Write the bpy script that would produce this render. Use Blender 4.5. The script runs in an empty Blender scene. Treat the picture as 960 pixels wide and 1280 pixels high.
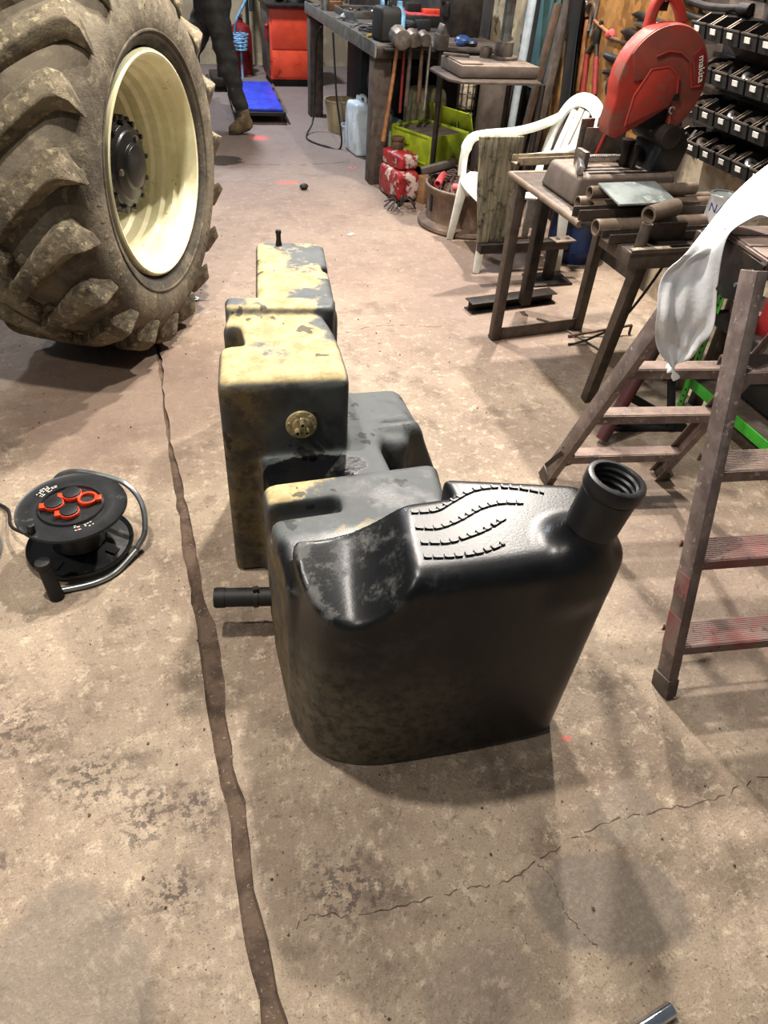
import bpy, bmesh, math, random
import numpy as np
from mathutils import Vector, Matrix, Euler
random.seed(7)
S = bpy.context.scene
COL = S.collection
PI = math.pi
# ------------------------------------------------------------------ camera, light, exposure
def setup_camera():
    F = 888.0
    nx, ny = 400 - 480, 1680 - 640.0
    D = math.hypot(nx, ny)
    th = math.atan(F / D); a = math.radians(19.03)
    c, s, sa, ca = math.cos(th), math.sin(th), math.sin(a), math.cos(a)
    fwd = Vector((c * sa, c * ca, -s)); dn0 = Vector((-s * sa, -s * ca, -c)); rt0 = Vector((ca, -sa, 0))
    ux, uy = nx / D, ny / D
    dn = dn0 * uy - rt0 * ux; rt = dn0 * ux + rt0 * uy
    cam = bpy.data.cameras.new('camera'); o = bpy.data.objects.new('camera', cam); COL.objects.link(o)
    m = Matrix((rt, -dn, -fwd)).transposed().to_4x4(); m.translation = (0, 0, 1.6)
    o.matrix_world = m
    cam.sensor_fit = 'VERTICAL'; cam.sensor_height = 24
    cam.lens = 24 * F / 1280.0
    cam.clip_start = 0.02
    S.camera = o
setup_camera()
W = bpy.data.worlds.new('world'); S.world = W; W.use_nodes = True
W.node_tree.nodes['Background'].inputs[0].default_value = (0.80, 0.90, 1.0, 1)
W.node_tree.nodes['Background'].inputs[1].default_value = 0.08
def lamp(name, loc, target, power, size, color, size_y=None, spread=180):
    l = bpy.data.lights.new(name, 'AREA'); l.energy = power; l.color = color
    l.shape = 'RECTANGLE'; l.size = size; l.size_y = size_y or size
    l.spread = math.radians(spread)
    o = bpy.data.objects.new(name, l); COL.objects.link(o); o.location = loc
    o.rotation_euler = (Vector(target) - Vector(loc)).to_track_quat('-Z', 'Y').to_euler()
    return o
lamp('lamp_far_right', (1.05, 3.75, 3.5), (0.5, 2.0, 0), 115, 0.12, (1.0, 0.925, 0.84))
lamp('lamp_wall', (2.35, 4.1, 3.3), (1.2, 2.4, 0), 120, 0.12, (1.0, 0.925, 0.84))
lamp('lamp_overhead', (-0.35, 1.7, 3.6), (0.0, 1.5, 0), 66, 0.12, (1.0, 0.93, 0.85))
lamp('lamp_left', (-2.3, 0.7, 3.5), (0.0, 1.5, 0), 34, 0.14, (1.0, 0.91, 0.82))
lamp('lamp_bench', (0.5, 8.0, 3.6), (0.9, 7.6, 0), 150, 0.3, (0.80, 0.88, 1.0))
S.view_settings.view_transform = 'Standard'; S.view_settings.look = 'None'
S.view_settings.gamma = 1.0; S.view_settings.use_curve_mapping = False
S.view_settings.exposure = 0.95

# ------------------------------------------------------------------ materials
def lin(c):
    return tuple((x / 12.92 if x <= 0.04045 else ((x + 0.055) / 1.055) ** 2.4) for x in c)
class NT:
    def __init__(s, name):
        s.m = bpy.data.materials.new(name); s.m.use_nodes = True
        s.t = s.m.node_tree; s.b = s.t.nodes['Principled BSDF']
        s.tc = s.t.nodes.new('ShaderNodeTexCoord'); s.co = s.tc.outputs['Object']
    def L(s, a, b): s.t.links.new(a, b)
    def noise(s, scale, detail=4, rough=0.6, co=None, dist=0):
        n = s.t.nodes.new('ShaderNodeTexNoise'); n.inputs['Scale'].default_value = scale
        n.inputs['Detail'].default_value = detail; n.inputs['Roughness'].default_value = rough
        n.inputs['Distortion'].default_value = dist
        s.L(co or s.co, n.inputs['Vector']); return n.outputs['Fac']
    def ramp(s, fac, a, b, va=0.0, vb=1.0):
        n = s.t.nodes.new('ShaderNodeMapRange'); n.interpolation_type = 'SMOOTHSTEP'
        n.inputs[1].default_value = a; n.inputs[2].default_value = b
        n.inputs[3].default_value = va; n.inputs[4].default_value = vb
        s.L(fac, n.inputs[0]); return n.outputs[0]
    def math(s, op, a, b=None):
        n = s.t.nodes.new('ShaderNodeMath'); n.operation = op
        for i, x in enumerate((a, b)):
            if x is None: continue
            if isinstance(x, (int, float)): n.inputs[i].default_value = x
            else: s.L(x, n.inputs[i])
        return n.outputs[0]
    def mix(s, fac, a, b):
        n = s.t.nodes.new('ShaderNodeMix'); n.data_type = 'RGBA'
        if isinstance(fac, (int, float)): n.inputs[0].default_value = fac
        else: s.L(fac, n.inputs[0])
        for i, x in ((6, a), (7, b)):
            if isinstance(x, tuple): n.inputs[i].default_value = (*lin(x), 1)
            else: s.L(x, n.inputs[i])
        return n.outputs[2]
    def xyz(s, out=None):
        n = s.t.nodes.new('ShaderNodeSeparateXYZ'); s.L(out or s.co, n.inputs[0]); return n.outputs
    def normal(s):
        n = s.t.nodes.new('ShaderNodeNewGeometry'); return s.xyz(n.outputs['Normal'])
    def blob(s, x, y, rx, ry, rot=0.0, warp=0.3, wscale=6, soft=0.3, co=None):
        mp = s.t.nodes.new('ShaderNodeMapping'); mp.vector_type = 'TEXTURE'
        mp.inputs['Location'].default_value = (x, y, 0); mp.inputs['Rotation'].default_value = (0, 0, rot)
        mp.inputs['Scale'].default_value = (rx, ry, 1000)
        s.L(co or s.co, mp.inputs['Vector'])
        ln = s.t.nodes.new('ShaderNodeVectorMath'); ln.operation = 'LENGTH'; s.L(mp.outputs[0], ln.inputs[0])
        w = s.math('MULTIPLY', s.math('SUBTRACT', s.noise(wscale, 4, 0.65), 0.5), warp * 2)
        return s.ramp(s.math('ADD', ln.outputs['Value'], w), 1.0, 1.0 - soft, 0, 1)
    def bump(s, h, strength, dist=0.01, prev=None):
        n = s.t.nodes.new('ShaderNodeBump'); n.inputs['Strength'].default_value = strength
        n.inputs['Distance'].default_value = dist; s.L(h, n.inputs['Height'])
        if prev is not None: s.L(prev, n.inputs['Normal'])
        s.L(n.outputs[0], s.b.inputs['Normal']); return n.outputs[0]
    def out(s, col, rough=0.5, metal=0.0, spec=0.5):
        if isinstance(col, tuple): s.b.inputs['Base Color'].default_value = (*lin(col), 1)
        else: s.L(col, s.b.inputs['Base Color'])
        for k, v in (('Roughness', rough), ('Metallic', metal)):
            if isinstance(v, (int, float)): s.b.inputs[k].default_value = v
            else: s.L(v, s.b.inputs[k])
        s.b.inputs['Specular IOR Level'].default_value = spec
        return s.m
def mat(name, c1, c2=None, scale=12, rough=0.6, metal=0.0, bump=0.15, bscale=90, spots=None, spot_scale=30, thr=0.6, spec=0.4, lo=0.38, hi=0.62, dust=None):
    n = NT(name)
    c2 = c2 or tuple(x * 0.72 for x in c1)
    col = n.mix(n.ramp(n.noise(scale, 5, 0.65), lo, hi), c1, c2)
    if spots: col = n.mix(n.ramp(n.noise(spot_scale, 4, 0.7), thr, thr + 0.08), col, spots)
    if dust:
        f = n.math('MULTIPLY', n.ramp(n.normal()[2], 0.35, 0.9), n.ramp(n.noise(18, 4, 0.7), 0.25, 0.65))
        col = n.mix(f, col, dust)
    if bump: n.bump(n.noise(bscale, 4, 0.6), bump, 0.004)
    return n.out(col, rough, metal, spec)
M = {}
def mk(k, *a, **kw): M[k] = mat(k, *a, **kw)
mk('rusty_steel', (.335, .295, .265), (.27, .235, .21), scale=20, rough=.55, metal=.35, spots=(.40, .31, .25), thr=.64)
mk('grey_steel', (.42, .39, .36), (.29, .26, .24), rough=.5, metal=.5, dust=(.50, .44, .38))
mk('dark_steel', (.20, .17, .15), (.12, .11, .10), rough=.5, metal=.4)
mk('bright_steel', (.78, .77, .75), (.62, .60, .58), rough=.28, metal=.9, bump=.03)
mk('chrome', (.85, .86, .88), (.75, .76, .78), rough=.15, metal=1, bump=0)
mk('galvanised', (.62, .64, .64), (.48, .50, .50), rough=.32, metal=.85, bump=.04)
mk('black_plastic', (.10, .105, .11), (.07, .07, .075), rough=.4, bump=.05, dust=(.20, .20, .20))
mk('black_rubber', (.09, .088, .085), (.06, .058, .055), rough=.6)
mk('reel_black', (.115, .12, .125), (.08, .085, .09), rough=.42, bump=.08, spots=(.24, .24, .235), spot_scale=14, thr=.6)
mk('orange_plastic', (.88, .27, .12), (.78, .22, .09), rough=.4, bump=.03)
mk('red_saw', (.64, .20, .15), (.55, .19, .15), scale=7, rough=.55, bump=.06, spots=(.50, .29, .24), spot_scale=7, thr=.52)
mk('guard_dusty', (.53, .25, .20), (.46, .23, .19), scale=6, rough=.6, bump=.06, spots=(.56, .22, .17), spot_scale=5, thr=.55)
mk('red_dark', (.44, .12, .11), (.36, .10, .09), rough=.5, bump=.06)
mk('cabinet_red', (.86, .30, .18), (.78, .25, .15), scale=4, rough=.4, bump=.05, spots=(.58, .16, .09), spot_scale=7, thr=.62)
mk('crimson', (.52, .10, .12), (.40, .08, .09), rough=.45)
mk('prop_red', (.27, .11, .12), (.20, .12, .11), scale=7, rough=.6)
mk('cream_paint', (.88, .86, .72), (.80, .77, .62), scale=5, rough=.35, bump=.05, spots=(.62, .57, .43), spot_scale=11, thr=.63)
mk('wall_cream', (.66, .60, .48), (.54, .48, .38), scale=3, rough=.8, spots=(.22, .19, .16), spot_scale=3.5, thr=.55)
mk('white_plastic', (.88, .89, .86), (.79, .79, .75), scale=6, rough=.4, bump=.03, spots=(.58, .54, .45), spot_scale=22, thr=.64)
mk('white_can', (.78, .82, .84), (.66, .70, .72), scale=5, rough=.45, bump=.03, spots=(.48, .48, .46), spot_scale=15, thr=.64)
mk('bag_white', (.97, .97, .97), (.90, .92, .93), scale=9, rough=.42, bump=.55, bscale=26)
mk('timber_dark', (.31, .265, .23), (.23, .195, .17), scale=16, rough=.75, bump=.3, bscale=40)
mk('timber_pale', (.62, .57, .48), (.44, .40, .33), scale=14, rough=.8, bump=.4, bscale=50, spots=(.27, .25, .22), spot_scale=17, thr=.56)
mk('handle_wood', (.54, .36, .22), (.42, .27, .16), scale=14, rough=.55)
mk('olive_green', (.56, .62, .13), (.44, .50, .10), scale=6, rough=.5, bump=.08, spots=(.30, .30, .12), spot_scale=13, thr=.6)
mk('shelf_green', (.24, .62, .18), (.20, .54, .15), rough=.4, bump=.03)
mk('blue_drum', (.10, .20, .38), (.06, .12, .23), scale=5, rough=.4, bump=.05, spots=(.13, .14, .16), spot_scale=8, thr=.56)
mk('blue_vinyl', (.16, .24, .72), (.12, .18, .60), rough=.4, bump=.05)
mk('teal', (.33, .48, .47), (.27, .40, .39), scale=4, rough=.6)
mk('dark_void', (.10, .095, .09), (.06, .06, .06), scale=5, rough=.7)
mk('dark_green', (.12, .17, .15), (.07, .11, .10), scale=5, rough=.6)
mk('leather', (.34, .25, .18), (.24, .18, .13), rough=.7)
mk('trouser', (.17, .165, .15), (.10, .10, .095), scale=10, rough=.85, bump=.5, bscale=45, spots=(.30, .27, .22), spot_scale=9, thr=.62)
mk('jacket', (.16, .18, .20), (.11, .12, .14), rough=.85, bump=.3)
mk('boot_tan', (.40, .33, .22), (.28, .23, .16), rough=.75)
mk('skin', (.78, .58, .47), (.72, .52, .42), rough=.5, bump=.05)
mk('hair', (.17, .12, .09), (.12, .08, .06), rough=.6, bump=.4)
mk('red_bag', (.60, .13, .14), (.36, .09, .09), scale=12, rough=.5, bump=.7, bscale=35, spots=(.74, .66, .62), spot_scale=8, thr=.50)
mk('sack', (.62, .60, .44), (.45, .43, .33), scale=8, rough=.6, bump=.6, bscale=20, spots=(.25, .26, .40), spot_scale=6, thr=.62)
mk('cast_rust', (.44, .36, .30), (.33, .26, .22), scale=7, rough=.75, bump=.2, spots=(.25, .19, .16), thr=.6)
mk('swarf', (.36, .26, .21), (.20, .14, .12), scale=30, rough=.7)
mk('ladder_alu', (.50, .445, .425), (.40, .35, .335), scale=16, rough=.5, metal=.35, bump=.12, spots=(.66, .61, .57), spot_scale=44, thr=.60, dust=(.60, .52, .47))
mk('ladder_red', (.49, .41, .38), (.53, .30, .295), scale=9, rough=.6, metal=.25, spots=(.34, .28, .25), spot_scale=26, thr=.58, lo=.42, hi=.66)
mk('light_blue', (.50, .70, .84), rough=.4)
mk('red_paint', (.86, .26, .26), (.70, .30, .28), scale=30, rough=.7)
mk('paper', (.88, .87, .83), (.80, .79, .74), rough=.7, bump=0)
mk('paper_blue', (.16, .20, .46), (.14, .18, .42), rough=.6, bump=0)
mk('can_rag', (.62, .62, .62), (.45, .45, .46), scale=20, rough=.8, bump=.5, bscale=30)
mk('sender_zinc', (.72, .66, .50), (.50, .45, .34), scale=30, rough=.42, metal=.45)
mk('cord_grey', (.40, .42, .42), (.32, .33, .33), rough=.5)
mk('yellow', (.80, .72, .20), rough=.5)
mk('pink_red', (.78, .30, .32), (.60, .22, .24), rough=.5)
mk('card', (.56, .42, .29), (.46, .34, .23), rough=.8)
mk('tin_white', (.86, .85, .84), (.76, .75, .74), rough=.35, bump=.02)
mk('hub_black', (.065, .066, .07), (.045, .045, .048), rough=.35, bump=.1)
mk('plate_steel', (.62, .65, .64), (.48, .51, .50), scale=7, rough=.5, metal=.35, spots=(.72, .73, .71), spot_scale=9, thr=.58)
mk('tube_rust', (.50, .435, .375), (.43, .37, .315), scale=14, rough=.6, metal=.25, bump=.1)
mk('base_brown', (.36, .315, .285), (.31, .27, .24), scale=14, rough=.7, dust=(.47, .41, .36))
mk('osb_tool_red', (.48, .15, .13), (.40, .12, .11), rough=.5)

def m_floor():
    n = NT('concrete'); big = n.noise(1.1, 6, 0.62); mid = n.noise(5.5, 6, 0.65); fine = n.noise(85, 7, 0.78); gr = n.noise(210, 3, 0.7)
    col = n.mix(n.ramp(big, .36, .64), (.62, .555, .475), (.50, .43, .365))
    col = n.mix(n.math('MULTIPLY', n.ramp(mid, .48, .70), .85), col, (.385, .325, .27))
    col = n.mix(n.math('MULTIPLY', n.ramp(n.noise(21, 8, .8), .52, .62), .62), col, (.75, .685, .59))
    col = n.mix(n.math('MULTIPLY', n.ramp(n.noise(33, 8, .82, dist=.6), .55, .63), .72), col, (.37, .31, .265))
    col = n.mix(n.math('MULTIPLY', n.ramp(fine, .52, .68), .45), col, (.77, .72, .63))
    col = n.mix(n.math('MULTIPLY', n.ramp(gr, .55, .66), .6), col, (.36, .31, .27))
    col = n.mix(n.math('MULTIPLY', n.ramp(n.noise(120, 2, .5), .68, .72), .8), col, (.17, .145, .125))
    # redder, darker floor farther down the shop, near the wheel, ladder and saw table
    y = n.xyz()
    far = n.math('MULTIPLY', n.ramp(y[1], 1.9, 4.2), .55)
    col = n.mix(far, col, (.46, .375, .335))
    col = n.mix(n.math('MULTIPLY', n.ramp(y[1], 4.6, 6.6), .6), col, (.36, .32, .32))
    d1 = n.blob(-.25, 2.75, .62, .75, 0, .35, 4, .5)
    col = n.mix(n.math('MULTIPLY', d1, .72), col, (.40, .325, .28))
    d2 = n.blob(1.55, 1.3, .55, 1.3, 0, .4, 4, .7)
    col = n.mix(n.math('MULTIPLY', d2, .45), col, (.45, .38, .345))
    d3 = n.blob(1.72, 3.3, .7, 1.0, 0, .4, 4, .7)
    col = n.mix(n.math('MULTIPLY', d3, .5), col, (.44, .37, .34))
    # ragged grey patches: a concrete repair, and near left a shadow painted in
    for (bx, by, rx, ry, r, a) in ((.73, .43, .19, .115, -.35, .78), (.86, .60, .10, .07, .3, .5), (-.36, .52, .16, .28, .2, .6), (.40, .36, .13, .08, .2, .35)):
        col = n.mix(n.math('MULTIPLY', n.blob(bx, by, rx, ry, r, .30, 9, .18), a), col, n.mix(n.ramp(fine, .4, .65), (.42, .38, .34), (.50, .46, .415)))
    # flaked black spots
    sp = n.ramp(n.noise(52, 5, .72), .505, .545)
    for (bx, by, rx, ry) in ((-.215, .88, .12, .13), (-.17, .68, .11, .08), (-.53, 1.16, .19, .15), (-.10, .86, .08, .12), (-.56, .84, .14, .07), (.19, .60, .16, .14), (-.33, 1.0, .16, .12)):
        col = n.mix(n.math('MULTIPLY', n.math('MULTIPLY', n.blob(bx, by, rx, ry, 0, .55, 10, .9), sp), .72), col, (.22, .18, .17))
    # oil-wet area by the far creeper, red marker sprays
    wet = n.blob(.50, 6.15, .26, .16, 0, .6, 5, .2)
    wet2 = n.blob(.62, 7.6, .40, .9, 0, .6, 4, .3)
    col = n.mix(n.math('MULTIPLY', wet, .85), col, (.13, .12, .13))
    col = n.mix(n.math('MULTIPLY', wet2, .45), col, (.30, .28, .30))
    rs = n.ramp(n.noise(30, 4, .7), .40, .55)
    for (bx, by, rx, ry, r) in ((.955, 5.54, .11, .06, 0), (.94, 6.83, .13, .13, .6), (.823, .815, .018, .012, 0), (1.55, 5.9, .05, .05, 0)):
        col = n.mix(n.math('MULTIPLY', n.blob(bx, by, rx, ry, r, .5, 9, .7), n.math('MULTIPLY', rs, .7)), col, (.86, .32, .32))
    rough = n.ramp(n.math('MAXIMUM', wet, n.math('MULTIPLY', wet2, .8)), 0, 1, .66, .10)
    b = n.bump(n.noise(16, 7, .72), .38, .02)
    n.bump(n.ramp(fine, .3, .75), .35, .004, b)
    return n.out(col, rough, 0, .35)
M['concrete'] = m_floor()
def m_joint():
    n = NT('joint_mortar'); c = n.mix(n.ramp(n.noise(14, 6, .7), .4, .62), (.37, .305, .255), (.27, .22, .185))
    c = n.mix(n.ramp(n.noise(120, 3, .7), .62, .7), c, (.56, .49, .43))
    n.bump(n.noise(60, 6, .7), .6, .01); return n.out(c, .85, 0, .2)
M['joint'] = m_joint()
def m_tank():
    n = NT('tank_plastic')
    ad = n.t.nodes.new('ShaderNodeVectorMath'); ad.inputs[1].default_value = (.35, 1.5, 0); n.L(n.co, ad.inputs[0]); n.co = ad.outputs[0]
    p = n.xyz(); nr = n.normal()
    base = n.mix(n.ramp(n.noise(9, 5, .65), .4, .65), (.04, .043, .047), (.066, .07, .075))
    # pale scuffing and dried spray on the plastic
    scuff = n.math('MULTIPLY', n.ramp(n.noise(11, 6, .68), .50, .66), n.ramp(p[0], .52, .24))
    scuff = n.math('MULTIPLY', scuff, n.ramp(nr[2], .05, .6, .35, 1.0))
    col = n.mix(n.math('MULTIPLY', scuff, .65), base, (.36, .36, .35))
    # dried mud speckle low on the front left
    low = n.math('MULTIPLY', n.ramp(n.math('ADD', p[2], n.math('MULTIPLY', n.noise(6, 4, .6), .25)), .58, .26), n.ramp(p[0], .68, .28))
    low = n.math('MULTIPLY', low, n.ramp(p[1], 1.3, 1.1))
    col = n.mix(n.math('MULTIPLY', n.math('MULTIPLY', low, n.ramp(n.noise(34, 6, .75), .34, .62)), .85), col, (.36, .33, .26))
    # rear part: grey film, straw coloured dust on what faces up, brown mud on the left flank
    rear = n.ramp(n.math('ADD', p[1], n.math('MULTIPLY', n.noise(7, 4, .6), .10)), 1.20, 1.27)
    film = n.math('MULTIPLY', rear, n.ramp(n.noise(6, 5, .65), .32, .60, .25, .9))
    col = n.mix(n.math('MULTIPLY', film, n.ramp(nr[2], -.2, .5, .62, .85)), col, (.34, .355, .355))
    up = n.ramp(nr[2], .45, .85)
    dn_ = n.ramp(n.math('ADD', n.noise(4.6, 6, .62), n.math('ADD', n.ramp(p[2], .44, .64, -.07, .03), n.ramp(p[0], .33, .45, .02, -.07))), .45, .53)
    straw = n.mix(n.ramp(n.noise(18, 5, .7), .4, .65), (.66, .60, .43), (.54, .47, .31))
    dust = n.math('MULTIPLY', n.math('MULTIPLY', up, dn_), n.math('MULTIPLY', rear, n.math('MAXIMUM', n.ramp(p[0], .50, .42), n.ramp(p[2], .5, .55))))
    col = n.mix(n.math('MULTIPLY', dust, .95), col, straw)
    left = n.math('MAXIMUM', n.math('MULTIPLY', n.ramp(p[0], .26, .14), n.ramp(p[1], 1.20, 1.30)), n.math('MULTIPLY', n.ramp(p[0], .178, .165), n.ramp(p[1], 1.04, 1.10)))
    left = n.math('MULTIPLY', left, n.ramp(n.noise(8, 5, .65), .30, .58))
    mud = n.mix(n.ramp(n.noise(22, 6, .7), .4, .62), (.42, .355, .23), (.26, .215, .14))
    side = n.ramp(nr[2], .6, .2)
    col = n.mix(n.math('MULTIPLY', n.math('MULTIPLY', left, side), .9), col, mud)
    # wet dark band in the saddle
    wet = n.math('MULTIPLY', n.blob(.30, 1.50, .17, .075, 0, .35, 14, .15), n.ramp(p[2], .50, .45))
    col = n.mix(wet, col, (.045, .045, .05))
    drips = n.math('MULTIPLY', n.ramp(n.noise(17, 3, .5), .64, .67), n.ramp(p[1], 1.12, 1.2))
    col = n.mix(n.math('MULTIPLY', drips, .8), col, (.10, .10, .10))
    clean = n.math('SUBTRACT', 1.0, n.math('MAXIMUM', n.math('MAXIMUM', dust, film), n.math('MAXIMUM', n.math('MULTIPLY', left, side), scuff)))
    rough = n.ramp(clean, 0, 1, .75, .345)
    rough = n.math('SUBTRACT', rough, n.math('MULTIPLY', wet, .45))
    b = n.bump(n.noise(160, 3, .6), .10, .003)
    n.bump(n.math('MULTIPLY', n.noise(24, 5, .7), rear), .25, .006, b)
    return n.out(col, rough, 0, .34)
M['tank'] = m_tank()
def m_tyre():
    n = NT('tyre_rubber'); p = n.xyz()
    col = n.mix(n.ramp(n.noise(5, 6, .65), .38, .62), (.43, .395, .335), (.32, .29, .245))
    col = n.mix(n.math('MULTIPLY', n.ramp(n.noise(16, 6, .72), .52, .70), .8), col, (.56, .52, .43))
    col = n.mix(n.math('MULTIPLY', n.ramp(n.noise(6, 5, .65), .56, .68), .6), col, (.22, .205, .185))
    r = n.math('SQRT', n.math('ADD', n.math('POWER', p[1], 2.0), n.math('POWER', p[2], 2.0)))
    ring = n.math('MULTIPLY', n.ramp(n.math('ADD', r, n.math('MULTIPLY', n.noise(6, 4, .6), .09)), .54, .455), n.ramp(p[0], -.12, -.04))
    col = n.mix(n.math('MULTIPLY', ring, .85), col, (.155, .155, .155))
    b = n.bump(n.noise(20, 6, .7), .5, .015); n.bump(n.noise(110, 4, .7), .35, .004, b)
    return n.out(col, .85, 0, .2)
M['tyre'] = m_tyre()
def m_lug():
    n = NT('tyre_lug_rubber')
    col = n.mix(n.ramp(n.noise(9, 6, .68), .38, .62), (.47, .43, .355), (.31, .28, .235))
    col = n.mix(n.math('MULTIPLY', n.ramp(n.noise(26, 6, .75), .52, .66), .8), col, (.64, .59, .48))
    b = n.bump(n.noise(34, 6, .72), .7, .015)
    return n.out(col, .9, 0, .15)
M['lug'] = m_lug()
def m_osb():
    n = NT('osb_chips')
    mp = n.t.nodes.new('ShaderNodeMapping'); mp.inputs['Rotation'].default_value = (.6, .3, .2); n.L(n.co, mp.inputs[0])
    v = n.t.nodes.new('ShaderNodeTexVoronoi'); v.inputs['Scale'].default_value = 22; n.L(mp.outputs[0], v.inputs['Vector'])
    s = n.xyz(v.outputs['Color'])
    col = n.mix(s[0], (.60, .43, .23), (.42, .29, .14))
    col = n.mix(n.ramp(n.noise(5, 5, .6), .45, .7), col, (.36, .25, .13))
    n.bump(s[1], .3, .004); return n.out(col, .75, 0, .3)
M['osb'] = m_osb()
def m_wall():
    n = NT('workshop_wall'); p = n.xyz()
    col = n.mix(n.ramp(n.noise(4, 5, .65), .38, .62), (.25, .215, .19), (.17, .15, .135))
    z = n.math('ADD', p[2], n.math('MULTIPLY', n.noise(16, 5, .6), .16))
    low = n.math('MULTIPLY', n.ramp(z, .83, .82), n.ramp(p[1], 3.35, 3.28))
    col = n.mix(low, col, n.mix(n.ramp(n.noise(9, 5, .65), .4, .65), (.70, .65, .56), (.54, .49, .42)))
    n.bump(n.noise(30, 5, .6), .3, .01); return n.out(col, .85, 0, .25)
M['wall'] = m_wall()
def m_plank():
    n = NT('plank_wood')
    mp = n.t.nodes.new('ShaderNodeMapping'); mp.inputs['Scale'].default_value = (14, 14, 1.4); n.L(n.co, mp.inputs[0])
    g = n.noise(3, 6, .7, mp.outputs[0])
    col = n.mix(n.ramp(g, .38, .62), (.55, .52, .43), (.33, .315, .27))
    col = n.mix(n.ramp(n.noise(14, 5, .7), .52, .66), col, (.19, .185, .175))
    n.bump(g, .4, .005); return n.out(col, .8, 0, .25)
M['plank'] = m_plank()

# ------------------------------------------------------------------ mesh helpers
def frame(d):
    d = Vector(d).normalized(); a = Vector((0, 0, 1)) if abs(d.z) < .95 else Vector((1, 0, 0))
    u = d.cross(a).normalized(); return d, u, d.cross(u).normalized()
class MB:
    def __init__(s): s.v = []; s.f = []
    def add(s, vs, fs, m=None):
        o = len(s.v)
        s.v += [tuple(m @ Vector(v)) if m else tuple(v) for v in vs]
        s.f += [tuple(o + i for i in f) for f in fs]; return s
    def box(s, c, d, rot=None, m=None):
        x, y, z = d[0] / 2, d[1] / 2, d[2] / 2
        vs = [Vector((a, b, e)) for e in (-z, z) for b in (-y, y) for a in (-x, x)]
        if rot: r = Euler(rot).to_matrix(); vs = [r @ v for v in vs]
        vs = [v + Vector(c) for v in vs]
        return s.add(vs, [(0, 2, 3, 1), (4, 5, 7, 6), (0, 1, 5, 4), (2, 6, 7, 3), (0, 4, 6, 2), (1, 3, 7, 5)], m)
    def bar(s, a, b, w, h, up=(0, 0, 1)):
        a, b = Vector(a), Vector(b); d = (b - a).normalized(); up = Vector(up)
        sd = d.cross(up)
        if sd.length < 1e-4: sd = d.cross(Vector((1, 0, 0)))
        sd.normalize(); u = sd.cross(d).normalized()
        vs = [p + sd * (x * w / 2) + u * (y * h / 2) for p in (a, b) for x, y in ((-1, -1), (1, -1), (1, 1), (-1, 1))]
        return s.add(vs, [(3, 2, 1, 0), (4, 5, 6, 7), (0, 1, 5, 4), (1, 2, 6, 5), (2, 3, 7, 6), (3, 0, 4, 7)])
    def cyl(s, a, b, r0, r1=None, n=16, caps=True):
        r1 = r0 if r1 is None else r1; a, b = Vector(a), Vector(b); d, u, w = frame(b - a); vs = []
        for p, r in ((a, r0), (b, r1)):
            vs += [p + u * (r * math.cos(2 * PI * i / n)) + w * (r * math.sin(2 * PI * i / n)) for i in range(n)]
        fs = [(i, (i + 1) % n, n + (i + 1) % n, n + i) for i in range(n)]
        if caps: fs += [tuple(reversed(range(n))), tuple(range(n, 2 * n))]
        return s.add(vs, fs)
    def pipe(s, a, b, ro, ri, n=16):
        a, b = Vector(a), Vector(b); d, u, w = frame(b - a); vs = []
        for p, r in ((a, ro), (b, ro), (b, ri), (a, ri)):
            vs += [p + u * (r * math.cos(2 * PI * i / n)) + w * (r * math.sin(2 * PI * i / n)) for i in range(n)]
        fs = []
        for k in range(4):
            o, q = k * n, ((k + 1) % 4) * n
            fs += [(o + i, o + (i + 1) % n, q + (i + 1) % n, q + i) for i in range(n)]
        return s.add(vs, fs)
    def tube(s, pts, r, n=8, closed=False, caps=True):
        pts = [Vector(p) for p in pts]; N = len(pts); u = None; vs = []; rr = r if isinstance(r, (list, tuple)) else [r] * N
        for i, p in enumerate(pts):
            if closed: t = pts[(i + 1) % N] - pts[i - 1]
            else: t = pts[min(i + 1, N - 1)] - pts[max(i - 1, 0)]
            t.normalize()
            if u is None: _, u, _ = frame(t)
            u = (u - t * u.dot(t)); u.normalize(); w = t.cross(u)
            vs += [p + u * (rr[i] * math.cos(2 * PI * k / n)) + w * (rr[i] * math.sin(2 * PI * k / n)) for k in range(n)]
        fs = []
        for i in range(N if closed else N - 1):
            o, q = i * n, ((i + 1) % N) * n
            fs += [(o + k, o + (k + 1) % n, q + (k + 1) % n, q + k) for k in range(n)]
        if caps and not closed: fs += [tuple(reversed(range(n))), tuple(range((N - 1) * n, N * n))]
        return s.add(vs, fs)
    def ribbon(s, pts, wd, th, up):
        """strip of rectangular section: wd across (per point), th along 'up' vectors"""
        pts = [Vector(p) for p in pts]; N = len(pts); vs = []
        for i, p in enumerate(pts):
            t = (pts[min(i + 1, N - 1)] - pts[max(i - 1, 0)]).normalized()
            uu = Vector(up[i] if isinstance(up, list) else up); sd = t.cross(uu).normalized(); u = sd.cross(t).normalized()
            w = wd[i] if isinstance(wd, list) else wd
            vs += [p + sd * (a * w / 2) + u * (b * th / 2) for a, b in ((-1, -1), (1, -1), (1, 1), (-1, 1))]
        fs = [(3, 2, 1, 0), tuple(4 * (N - 1) + k for k in range(4))]
        for i in range(N - 1):
            for k in range(4): fs.append((4 * i + k, 4 * i + (k + 1) % 4, 4 * i + 4 + (k + 1) % 4, 4 * i + 4 + k))
        return s.add(vs, fs)
    def lathe(s, prof, n=32, m=None, closed=False):
        """prof: (r, z) list turned about local z"""
        vs = []; N = len(prof)
        for r, z in prof: vs += [(r * math.cos(2 * PI * i / n), r * math.sin(2 * PI * i / n), z) for i in range(n)]
        fs = []
        for k in range(N if closed else N - 1):
            o, q = k * n, ((k + 1) % N) * n
            fs += [(o + i, o + (i + 1) % n, q + (i + 1) % n, q + i) for i in range(n)]
        return s.add(vs, fs, m)
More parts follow.
